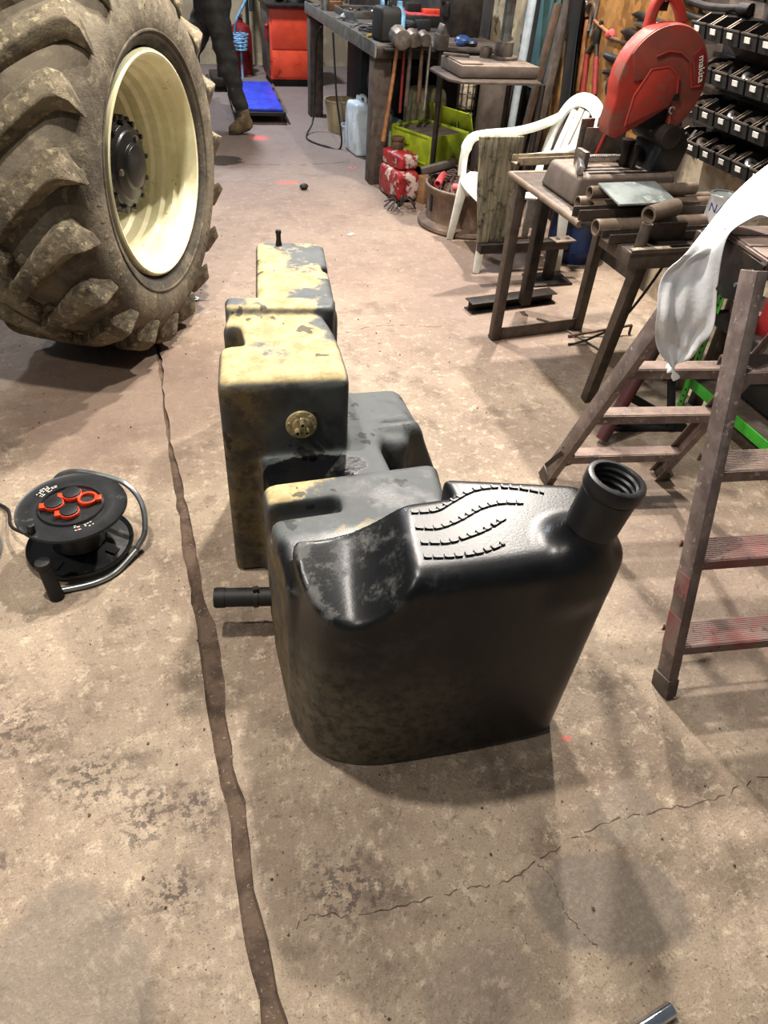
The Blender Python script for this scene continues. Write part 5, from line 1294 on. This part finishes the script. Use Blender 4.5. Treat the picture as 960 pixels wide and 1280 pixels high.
# ================================================================== WALL BOARD AND HUNG TOOLS
o = MB().box((2.609, 4.18, .95), (.020, 1.30, 1.30)).build('trim_1', 'osb', None, smooth=False); tag(o, kind='structure')
def tool_wall():
    X = 2.585
    V = lambda y, z, dx=0: Vector((X + dx, y, z))
    T = thing('bolt_cutter', 'bolt cutter with dark red handles hanging on the wood board', 'bolt cutter', (X, 4.38, .80))
    for sy, (a, b, c) in ((1, ((4.395, .80), (4.435, 1.0), (4.385, 1.06))), (-1, ((4.26, .82), (4.33, 1.0), (4.355, 1.06)))):
        MB().tube([V(*a), V(*b)], .017, 10).build('handle', 'osb_tool_red', T)
        MB().tube([V(*b), V(*c)], .013, 10).build('arm', 'dark_steel', T)
    MB().box((X, 4.37, 1.09), (.022, .05, .08)).box((X, 4.36, 1.145), (.016, .025, .06), (.2, 0, 0)).build('jaw', 'dark_steel', T, bevel=.003)
    T = thing('pipe_wrench', 'long rusty pipe wrench hanging upright left of the bolt cutter', 'wrench', (X, 4.50, .82))
    MB().ribbon([V(4.46, .80), V(4.52, 1.16)], .030, .016, (1, 0, 0)).build('shank', 'handle_wood', T, bevel=.004)
    MB().tube(arc((X, 4.50, 1.20), .042, -.8, 3.6, 12, 'yz'), .012, 8).build('hook_jaw', 'leather', T)
    T = thing('ratchet', 'bright headed ratchet hanging at the top of the wood board', 'ratchet', (X, 4.60, 1.0))
    MB().cyl(V(4.72, 1.03), V(4.60, 1.20), .011, .010, 10).build('shank', 'dark_steel', T)
    MB().cyl(V(4.575, 1.225, -.014), V(4.575, 1.225, .014), .028, .028, 18).build('head', 'chrome', T, bevel=.003)
    T = thing('ball_hammer', 'small wooden handled hammer lying across nails on the wood board', 'hammer', (X, 4.34, 1.14))
    MB().cyl(V(4.44, 1.165), V(4.24, 1.125), .009, .010, 8).build('handle', 'handle_wood', T)
    MB().cyl(V(4.215, 1.135), V(4.255, 1.115), .02, .02, 10).build('head', 'pink_red', T, bevel=.003)
    g = 'tools hung level on the wood board'
    def lv(name, label, cat, pts, r, mtl='dark_steel'): return simple(name, label, cat, mtl, MB().tube([V(y, z) for y, z in pts], r, 10), g)
    lv('file', 'highest dark tapered file left of the saw handle', 'file', [(4.06, 1.236), (4.0, 1.24), (3.72, 1.225)], [.004, .018, .018])
    T = thing('pliers', 'black pliers with bright jaw left of the saw handle', 'pliers', (X, 3.85, 1.19), 0, g)
    MB().tube([V(4.01, 1.20), V(3.93, 1.205), V(3.86, 1.195)], [.008, .017, .012], 8).build('jaw', 'bright_steel', T)
    for dz in (-.015, .014): MB().tube([V(3.88, 1.197), V(3.78, 1.19 + dz), V(3.62, 1.185 + dz * 1.5)], .009, 8).build('handle', 'black_rubber', T)
    lv('chisel', 'broad black chisel below the pliers', 'chisel', [(4.13, 1.15), (4.05, 1.155), (3.95, 1.148), (3.70, 1.135)], [.006, .024, .026, .020])
    lv('brown_rod', 'long thin brown rod below the chisel', 'rod', [(4.235, 1.108), (3.72, 1.105)], [.010, .013], 'leather')
    lv('torch_tube', 'thick shiny black tube beside the guard', 'tube', [(4.235, 1.024), (4.19, 1.021), (3.80, 1.005)], [.016, .022, .022], 'black_plastic')
    simple('hook_spanner', 'curved black hook spanner below the shiny tube', 'spanner', 'dark_steel', MB().tube(smoothpath([V(4.21, .945), V(4.13, .955), V(4.06, .95), V(3.98, .915), V(3.93, .87)], 4), .012, 8))
    for k, (y, z, L, lb) in enumerate(((4.48, 1.26, .12, 'small chrome socket key hung at the board top, left one'), (4.44, 1.27, .15, 'small chrome socket key hung at the board top, right one'))):
        simple('socket_key', lb, 'key', 'bright_steel', MB().cyl(V(y, z), V(y, z - L), .008, .008, 8).cyl(V(y, z - L), V(y, z - L - .03), .013, .013, 10))
    # lower left: pliers and snips in a bunch
    T = thing('red_snips', 'pink handled snips hanging low behind the saw', 'snips', (X, 4.11, .62))
    for dy in (-.02, .025): MB().tube([V(4.10, .76), V(4.10 + dy, .70), V(4.10 + dy * 1.6, .60)], .011, 8).build('handle', 'crimson', T)
    MB().tube([V(4.10, .76), V(4.11, .86)], [.014, .006], 8).build('blade', 'bright_steel', T)
    T = thing('tin_snips', 'grey bladed snips with red grips above the saw fence', 'snips', (X, 4.02, .62))
    for dy in (-.018, .022): MB().tube([V(4.02, .76), V(4.02 + dy, .70), V(4.02 + dy * 1.6, .60)], .010, 8).build('handle', 'crimson', T)
    MB().tube([V(4.02, .76), V(4.0, .88)], [.014, .005], 8).build('blade', 'grey_steel', T)
    simple('dark_grinder', 'dark round grinder head hanging behind the white chair back', 'grinder', 'dark_steel', MB().cyl(V(4.26, .74, -.03), V(4.26, .74, .01), .06, .055, 20).cyl(V(4.26, .70), V(4.26, .56), .025, .022, 12), bevel=.004)
    g = 'dark bars on the wall above the bins'
    for k, (z, y0, y1, lb) in enumerate(((1.345, 3.66, 3.20, 'upper dark bar with knob above the first bins'), (1.295, 3.68, 3.26, 'lower curved dark bar above the first bins'))):
        simple('wall_bar', lb, 'bar', 'dark_steel', MB().tube(smoothpath([V(y0, z, -.0), V((y0 + y1) / 2, z - .012, -.012), V(y1, z + .004, 0)], 5), .016, 10).cyl(V(y1 + .02, z, 0), V(y1 - .05, z + .005, 0), .026, .024, 12), g)
tool_wall()
# ================================================================== BIN RACK
def bins():
    o = thing('bin_rack', 'dark louvred wall rail panel carrying rows of black bins', 'rack', (2.60, 2.8, .80))
    MB().box((2.608, 2.75, 1.125), (.018, 1.15, .70)).build('back_panel', 'timber_dark', o, bevel=.002)
    for z in (.83, .97, 1.11, 1.26, 1.39): MB().box((2.595, 2.75, z + .055), (.010, 1.14, .022)).build('louvre', 'dark_steel', o, bevel=.002)
    proto = thing('storage_bin', 'x', 'bin', (0, 0, 0), 0, 'black bins on the wall rack')
    # open bin: local front is -x; sloped sides
    side = [(.0, .0), (.0, .085), (-.10, .085), (-.165, .048), (-.185, .055), (-.172, .0)]
    m = MB(); xz = lambda y0: None
    for y0, y1 in ((-.050, -.047), (.047, .050)): m.prism(side, y0, y1, Matrix(((1, 0, 0, 0), (0, 0, 1, 0), (0, 1, 0, 0), (0, 0, 0, 1))))
    m.box((-.087, 0, .0015), (.172, .10, .003)).box((-.0015, 0, .043), (.003, .10, .085)).box((-.178, 0, .027), (.004, .10, .052), (0, -.24, 0))
    m.build('bin_body', 'dark_void', proto)
    rm = MB(); rm.bar((-.185, -.05, .055), (-.185, .05, .055), .008, .006)
    for y in (-.0485, .0485): rm.bar((-.185, y, .055), (-.165, y, .05), .007, .005).bar((-.165, y, .05), (-.10, y, .087), .007, .005)
    rm.build('bin_rim', 'grey_steel', proto)  # grey rims on black bins: light along the edges painted in
    MB().box((-.1885, 0, .034), (.003, .034, .020), (0, -.24, 0)).build('label_card', 'paper', proto)
    first = True; spots = []
    rows = [(1.395, 3.05, 4, 'top row cut by the frame'), (1.235, 3.235, 5, 'first full row'), (1.085, 3.11, 5, 'second full row'), (.940, 3.12, 5, 'third row'), (.80, 3.15, 6, 'lowest row')]
    ordn = ['first', 'second', 'third', 'fourth', 'fifth', 'sixth']
    for (z, y, n, rn) in rows:
        for k in range(n):
            lb = 'black bin, %s from the saw in the %s' % (ordn[k], rn); p = (2.588, y - .115 * k, z)
            if first: proto.location = p; proto['label'] = lb; first = False
            else: copy_tree(proto, lb, p)
            spots.append((p, k, rn))
    r = random.Random(31)
    wrd = {'second full row': 'second full bin row', 'third row': 'third bin row', 'lowest row': 'lowest bin row'}
    for (p, k, rn) in spots:
        if rn not in wrd or (rn == 'second full row' and k == 1 and False): continue
        x, y, z = p; c = (x - .11, y, z + .004); kind = (k + len(rn)) % 3
        if kind == 0:
            m = MB().pipe((c[0] - .035, c[1] - .012, c[2] + .034), (c[0] + .035, c[1] + .012, c[2] + .038), .034, .022, 18)
            simple('pipe_fitting', 'grey ring fitting in the %s bin of the %s' % (ordn[k], wrd[rn]), 'fitting', 'grey_steel', m, 'fittings in the bins')
        elif kind == 1:
            m = MB()
            for q in range(6): m.cyl((c[0] + r.uniform(-.05, .05), c[1] + r.uniform(-.03, .03), c[2] + .02), (c[0] + r.uniform(-.05, .05), c[1] + r.uniform(-.03, .03), c[2] + r.uniform(.03, .07)), .010, .010, 7)
            o = simple('loose_bolts', 'loose bolts in the %s bin of the %s' % (ordn[k], wrd[rn]), 'bolts', 'dark_steel', m, 'fittings in the bins'); o['kind'] = 'stuff'
        else:
            m = MB().tube(smoothpath([(c[0] - .045, c[1] - .02, c[2] + .03), (c[0] - .02, c[1] + .015, c[2] + .055), (c[0] + .05, c[1] + .01, c[2] + .03)], 5), .015, 10).ball((c[0] - .03, c[1] - .015, c[2] + .03), .026, 10)
            simple('elbow_fitting', 'elbow fitting in the %s bin of the %s' % (ordn[k], wrd[rn]), 'fitting', 'rusty_steel' if k % 2 else 'bright_steel', m, 'fittings in the bins')
bins()
# ================================================================== GREEN SHELVING
def shelving():
    T = thing('green_shelving', 'bright green slotted steel shelving by the wall behind the stepladder', 'shelving', (2.33, 1.7, 0))
    x0, x1, y0, y1 = 2.085, 2.55, 2.20, 1.10
    for (x, y) in ((x0, y0), (x1, y0), (x0, y1), (x1, y1)):
        sx = 1 if x == x0 else -1; sy = -1 if y == y0 else 1
        m = MB().box((x + sx * .0175, y, .35), (.035, .003, .70)).box((x, y + sy * .0175, .35), (.003, .035, .70))
        p = m.build('upright', 'shelf_green', T, bevel=.0006, seg=1)
        h = MB()
        for k in range(23):
            z = .03 + .0295 * k
            h.cyl((x + sx * .018, y + .0022, z), (x + sx * .018, y - .0022, z), .0055, .0055, 8).cyl((x - .0022, y + sy * .018, z), (x + .0022, y + sy * .018, z), .0055, .0055, 8)
        hh = h.build('slot_holes', 'dark_void', p); hh['kind'] = 'stuff'
    for z in (.13, .42):
        for x in (x0, x1): MB().box((x, (y0 + y1) / 2, z), (.006, y0 - y1, .045)).build('shelf_beam', 'shelf_green' if z < .3 else 'dark_void', T, bevel=.001, seg=1)
        for y in (y0, y1): MB().box(((x0 + x1) / 2, y, z), (x1 - x0, .006, .045)).build('shelf_beam', 'shelf_green' if z < .3 else 'dark_void', T, bevel=.001, seg=1)
        MB().box(((x0 + x1) / 2, (y0 + y1) / 2, z + .017), (x1 - x0 - .01, y0 - y1 - .01, .012)).build('shelf_board', 'timber_dark' if z < .3 else 'dark_steel', T, bevel=.002)
    MB().prism([(2.05, .395), (1.93, .395), (2.05, .30)], x0 - .002, x0 + .004, Matrix(((0, 0, 1, 0), (1, 0, 0, 0), (0, 1, 0, 0), (0, 0, 0, 1)))) 
    MB().prism([(1.98, .40), (1.84, .40), (1.98, .33)], x0 - .003, x0 + .003, Matrix(((0, 0, 1, 0), (1, 0, 0, 0), (0, 1, 0, 0), (0, 0, 0, 1)))).build('gusset', 'shelf_green', T)
    sheet_box('dark_red_box', 'dark red metal box on the upper green shelf', 'box', (2.31, 1.84, .53), (.36, .34, .18), 'crimson', .006)
    simple('brown_pan', 'brown round pan on the upper green shelf', 'pan', 'base_brown', MB().lathe([(0, 0), (.09, 0), (.11, .06), (.105, .06), (.085, .008), (0, .008)], 28, Matrix.Translation((2.22, 2.10, .437))))
    sheet_box('black_crate', 'black crate between the two green shelves', 'crate', (2.34, 1.86, .25), (.34, .36, .16), 'dark_void', .006)
    g = 'rusty bar stock on the lowest green shelf'; r = random.Random(5)
    ln = ['rusty round bar end nearest the ladder rail on the low shelf', 'second rusty bar end from the ladder rail on the low shelf', 'third rusty bar end on the low shelf', 'dark bar end on top of the low shelf pile', 'short fat bar end at the back of the low shelf pile', 'pale bar end beside the green beam on the low shelf']
    for k in range(6):
        x = 2.13 + .062 * (k % 6); y = 1.42 + r.uniform(0, .06); rr = .019 + .006 * ((k * 3) % 4) / 3
        simple('bar_stock', ln[k], 'bar', ['rusty_steel', 'dark_steel', 'tube_rust'][k % 3], MB().cyl((x, 1.15, .154 + rr), (x, y + .10, .154 + rr), rr, rr, 14), g)
shelving()
def stand_and_post():
    T = thing('axle_stand', 'black triangular steel stand behind the stepladder rear legs', 'stand', (1.86, 2.07, 0))
    a = [Vector((1.70, 2.08, .01)), Vector((2.0, 2.02, .01)), Vector((1.86, 2.10, .22))]
    MB().bar(a[0], a[1], .035, .02).bar(a[0] + Vector((0, 0, .16)), a[1], .03, .03, (0, 1, 0)).bar(a[1] + Vector((-.07, 0, 0)), a[2] + Vector((.05, 0, 0)), .025, .025, (0, 1, 0)).bar(a[0], a[0] + Vector((0, 0, .18)), .03, .03, (0, 1, 0)).build('stand_frame', 'dark_void', T, bevel=.002)
    T = thing('red_prop', 'dark red steel prop leaning between the stands', 'prop', (1.66, 2.05, 0))
    MB().cyl((1.59, 2.0, .02), (1.87, 2.12, .60), .026, .026, 16).build('prop_tube', 'prop_red', T)
    MB().cyl((1.85, 2.11, .565), (1.88, 2.125, .625), .034, .034, 12).box((1.85, 2.115, .60), (.10, .035, .03), (0, .6, .3)).build('prop_head', 'dark_steel', T, bevel=.003)
    m = MB().tube(smoothpath([(2.05, 2.46, .70), (2.0, 2.5, .45), (1.98, 2.62, .20), (1.95, 2.75, .06), (1.90, 2.80, .010), (1.86, 2.80, .008)], 6), .006, 8)
    simple('welding_cable', 'black cable drooping from the low stand to the floor', 'cable', 'black_rubber', m)
    m = MB().tube(smoothpath([(1.83, 3.10, .008), (1.90, 3.02, .006), (1.94, 2.90, .006), (1.97, 2.80, .006), (1.99, 2.72, .006), (1.96, 2.66, .006)], 6), .005, 6)
    simple('floor_wire', 'thin brown wire wandering over the floor under the saw table', 'wire', 'base_brown', m)
    simple('thin_rod', 'thin brown rod lying from the table foot towards the wall', 'rod', 'leather', MB().cyl((1.90, 2.88, .008), (2.24, 2.86, .05), .007, .007, 8).cyl((2.24, 2.86, 0), (2.24, 2.86, .05), .007, .007, 8))
stand_and_post()
# ================================================================== SMALL THINGS ON THE FLOOR
T = thing('chrome_socket', 'chrome drive socket lying at the bottom edge of the frame', 'socket', (.70, .205, 0))
MB().pipe((.643, .207, .014), (.693, .215, .014), .0135, .008, 24).pipe((.693, .215, .014), (.740, .2225, .014), .0142, .009, 24).build('socket_body', 'chrome', T)
MB().pipe((.690, .2145, .014), (.696, .2155, .014), .0128, .011, 24).build('socket_groove', 'dark_steel', T)
bmx = MB().ball((1.047, 5.36, .022), .028, 8, (1.2, .9, .8)); simple('dark_stone', 'small dark lump lying in the middle of the aisle', 'stone', 'dark_steel', bmx, smooth=False)
simple('white_scrap', 'tiny white paper scrap in the aisle', 'paper', 'paper', MB().box((1.16, 4.42, .004), (.05, .02, .006), (0, 0, .6)))
simple('steel_washer', 'small bright washer on the floor by the tyre', 'washer', 'galvanised', MB().pipe((.128, 3.60, .001), (.128, 3.60, .009), .020, .010, 18))
# ================================================================== PERSON
def build_person():
    T = thing('person', 'person in dark work trousers and tan boots walking left behind the tractor wheel', 'person', (.70, 7.0, 0))
    def caps(X, Y, Z, segs, k):
        d = None
        for a, b, ra, rb in segs:
            a, b = np.array(a, float), np.array(b, float); ba = b - a; L2 = max(ba @ ba, 1e-9)
            t = np.clip(((X - a[0]) * ba[0] + (Y - a[1]) * ba[1] + (Z - a[2]) * ba[2]) / L2, 0, 1)
            e = np.sqrt((X - a[0] - t * ba[0]) ** 2 + (Y - a[1] - t * ba[1]) ** 2 + (Z - a[2] - t * ba[2]) ** 2) - (ra + (rb - ra) * t)
            d = e if d is None else smin(d, e, k)
        return d
    def solid(name, segs, k, h, mtl, extra=None):
        P_ = np.array([p for s_ in segs for p in (s_[0], s_[1])]); rr = max(max(s_[2], s_[3]) for s_ in segs) + k + .02
        fn = lambda X, Y, Z: (caps(X, Y, Z, segs, k) if extra is None else extra(X, Y, Z, caps(X, Y, Z, segs, k)))
        V, Fc = surface_nets(fn, P_.min(0) - rr, P_.max(0) + rr, h); return np_obj(name, V, Fc, mtl, T)
    hipR, hipL = (.66, 6.93, .93), (.64, 7.10, .93)         # walks towards -X; the right leg trails
    kR, aR = (.735, 6.93, .52), (.835, 6.94, .135)
    kL, aL = (.42, 7.10, .53), (.36, 7.10, .10)
    chest, neck = (.60, 7.02, 1.34), (.585, 7.02, 1.50)
    shR, shL = (.60, 6.82, 1.44), (.60, 7.22, 1.44)
    elR, wrR = (.52, 6.76, 1.17), (.34, 6.80, 1.06); elL, wrL = (.70, 7.27, 1.16), (.62, 7.26, .93)
    # skin: one continuous figure under the clothes (head, neck, arms, hands)
    def hand(w, d, side):
        w, d = np.array(w), np.array(d) / np.linalg.norm(d); lat = np.array((0, side * 1.0, 0)); dn = np.array((-.3, 0, -.95))
        sg = [(w, w + d * .05, .024, .030), (w + d * .05 + lat * .018, w + d * .085 + lat * .022, .017, .016), (w + d * .05 - lat * .018, w + d * .085 - lat * .022, .017, .016)]
        for i, (o, L) in enumerate(((-.030, .068), (-.010, .078), (.010, .074), (.030, .058))):
            b = w + d * .085 + lat * o; m1 = b + d * L * .55 + dn * .006; sg += [(b, m1, .0095, .009), (m1, m1 + d * L * .40 + dn * L * .25, .009, .0075)]
        b = w + d * .03 + lat * .03; sg += [(b, b + d * .035 + lat * .022, .011, .010), (b + d * .035 + lat * .022, b + d * .068 + lat * .024, .010, .008)]
        return sg
    head = (.545, 7.02, 1.66)
    skin = [((.60, 7.02, 1.30), neck, .10, .058), (neck, (.57, 7.02, 1.60), .056, .058), (head, (.56, 7.02, 1.70), .088, .098), ((.50, 7.02, 1.60), (.52, 7.02, 1.63), .045, .06), ((.452, 7.02, 1.665), (.442, 7.02, 1.640), .012, .017),
            ((.575, 6.925, 1.66), (.575, 6.92, 1.63), .018, .014), ((.575, 7.115, 1.66), (.575, 7.12, 1.63), .018, .014), ((.462, 6.99, 1.612), (.462, 7.05, 1.612), .012, .012)]
    for sh, el, wr in ((shR, elR, wrR), (shL, elL, wrL)): skin += [((.60, 7.02, 1.40), sh, .07, .055), (sh, el, .050, .042), (el, wr, .042, .027)]
    skin += hand(wrR, (-.85, .1, -.5), 1) + hand(wrL, (-.3, 0, -.95), -1)
    solid('skin', skin, .012, .007, 'skin')
    for y in (6.985, 7.055): MB().ball((.4585, y, 1.672), .0125, 10).build('eye', 'paper', T)
    for y in (6.985, 7.055): MB().ball((.4475, y, 1.672), .006, 8).build('pupil', 'dark_void', T)
    solid('hair', [((.575, 7.02, 1.72), (.60, 7.02, 1.66), .098, .09), ((.53, 7.02, 1.745), (.57, 7.02, 1.74), .065, .08)], .03, .010, 'hair')
    jk = [((.655, 7.015, .95), (.63, 7.02, 1.12), .150, .145), ((.63, 7.02, 1.12), chest, .145, .150), (chest, (.60, 6.86, 1.42), .13, .075), (chest, (.60, 7.18, 1.42), .13, .075), (chest, neck, .12, .07)]
    for sh, el, wr in ((shR, elR, wrR), (shL, elL, wrL)):
        w2 = tuple(np.array(el) + (np.array(wr) - np.array(el)) * .9); jk += [(sh, el, .072, .058), (el, w2, .058, .042)]
    solid('jacket', jk, .05, .014, 'jacket')
    wob = lambda X, Y, Z, d: d + .006 * np.sin(38 * Z + 9 * X) * np.clip((.85 - Z) * 4, 0, 1) + .003 * np.sin(75 * Z + 20 * Y)
    solid('trousers', [((.655, 6.96, .95), (.645, 7.07, .95), .125, .125), (hipR, kR, .105, .078), (kR, (.828, 6.94, .165), .076, .058), (hipL, kL, .105, .078), (kL, (.365, 7.10, .13), .076, .058)], .05, .011, 'trouser', wob)
    # boots: the right toe is just leaving the floor
    def boot(name, ank, toe, heel, ball):
        o = solid(name, [(ank, (ank[0], ank[1], ank[2] + .06), .052, .056), (heel, ank, .042, .050), (heel, ball, .040, .046), (ball, toe, .046, .036)], .035, .009, 'boot_tan')
        return o
    boot('boot', (.832, 6.94, .12), (.735, 6.96, .040), (.862, 6.94, .085), (.775, 6.95, .050))
    boot('boot', (.36, 7.10, .10), (.20, 7.10, .040), (.385, 7.10, .045), (.25, 7.10, .048))
    MB().bar((.70, 6.96, .008), (.79, 6.955, .012), .085, .016).bar((.79, 6.955, .012), (.885, 6.94, .050), .075, .016).build('sole', 'black_rubber', T, bevel=.005)
    MB().bar((.165, 7.10, .008), (.42, 7.10, .008), .085, .016).build('sole', 'black_rubber', T, bevel=.005)
build_person()
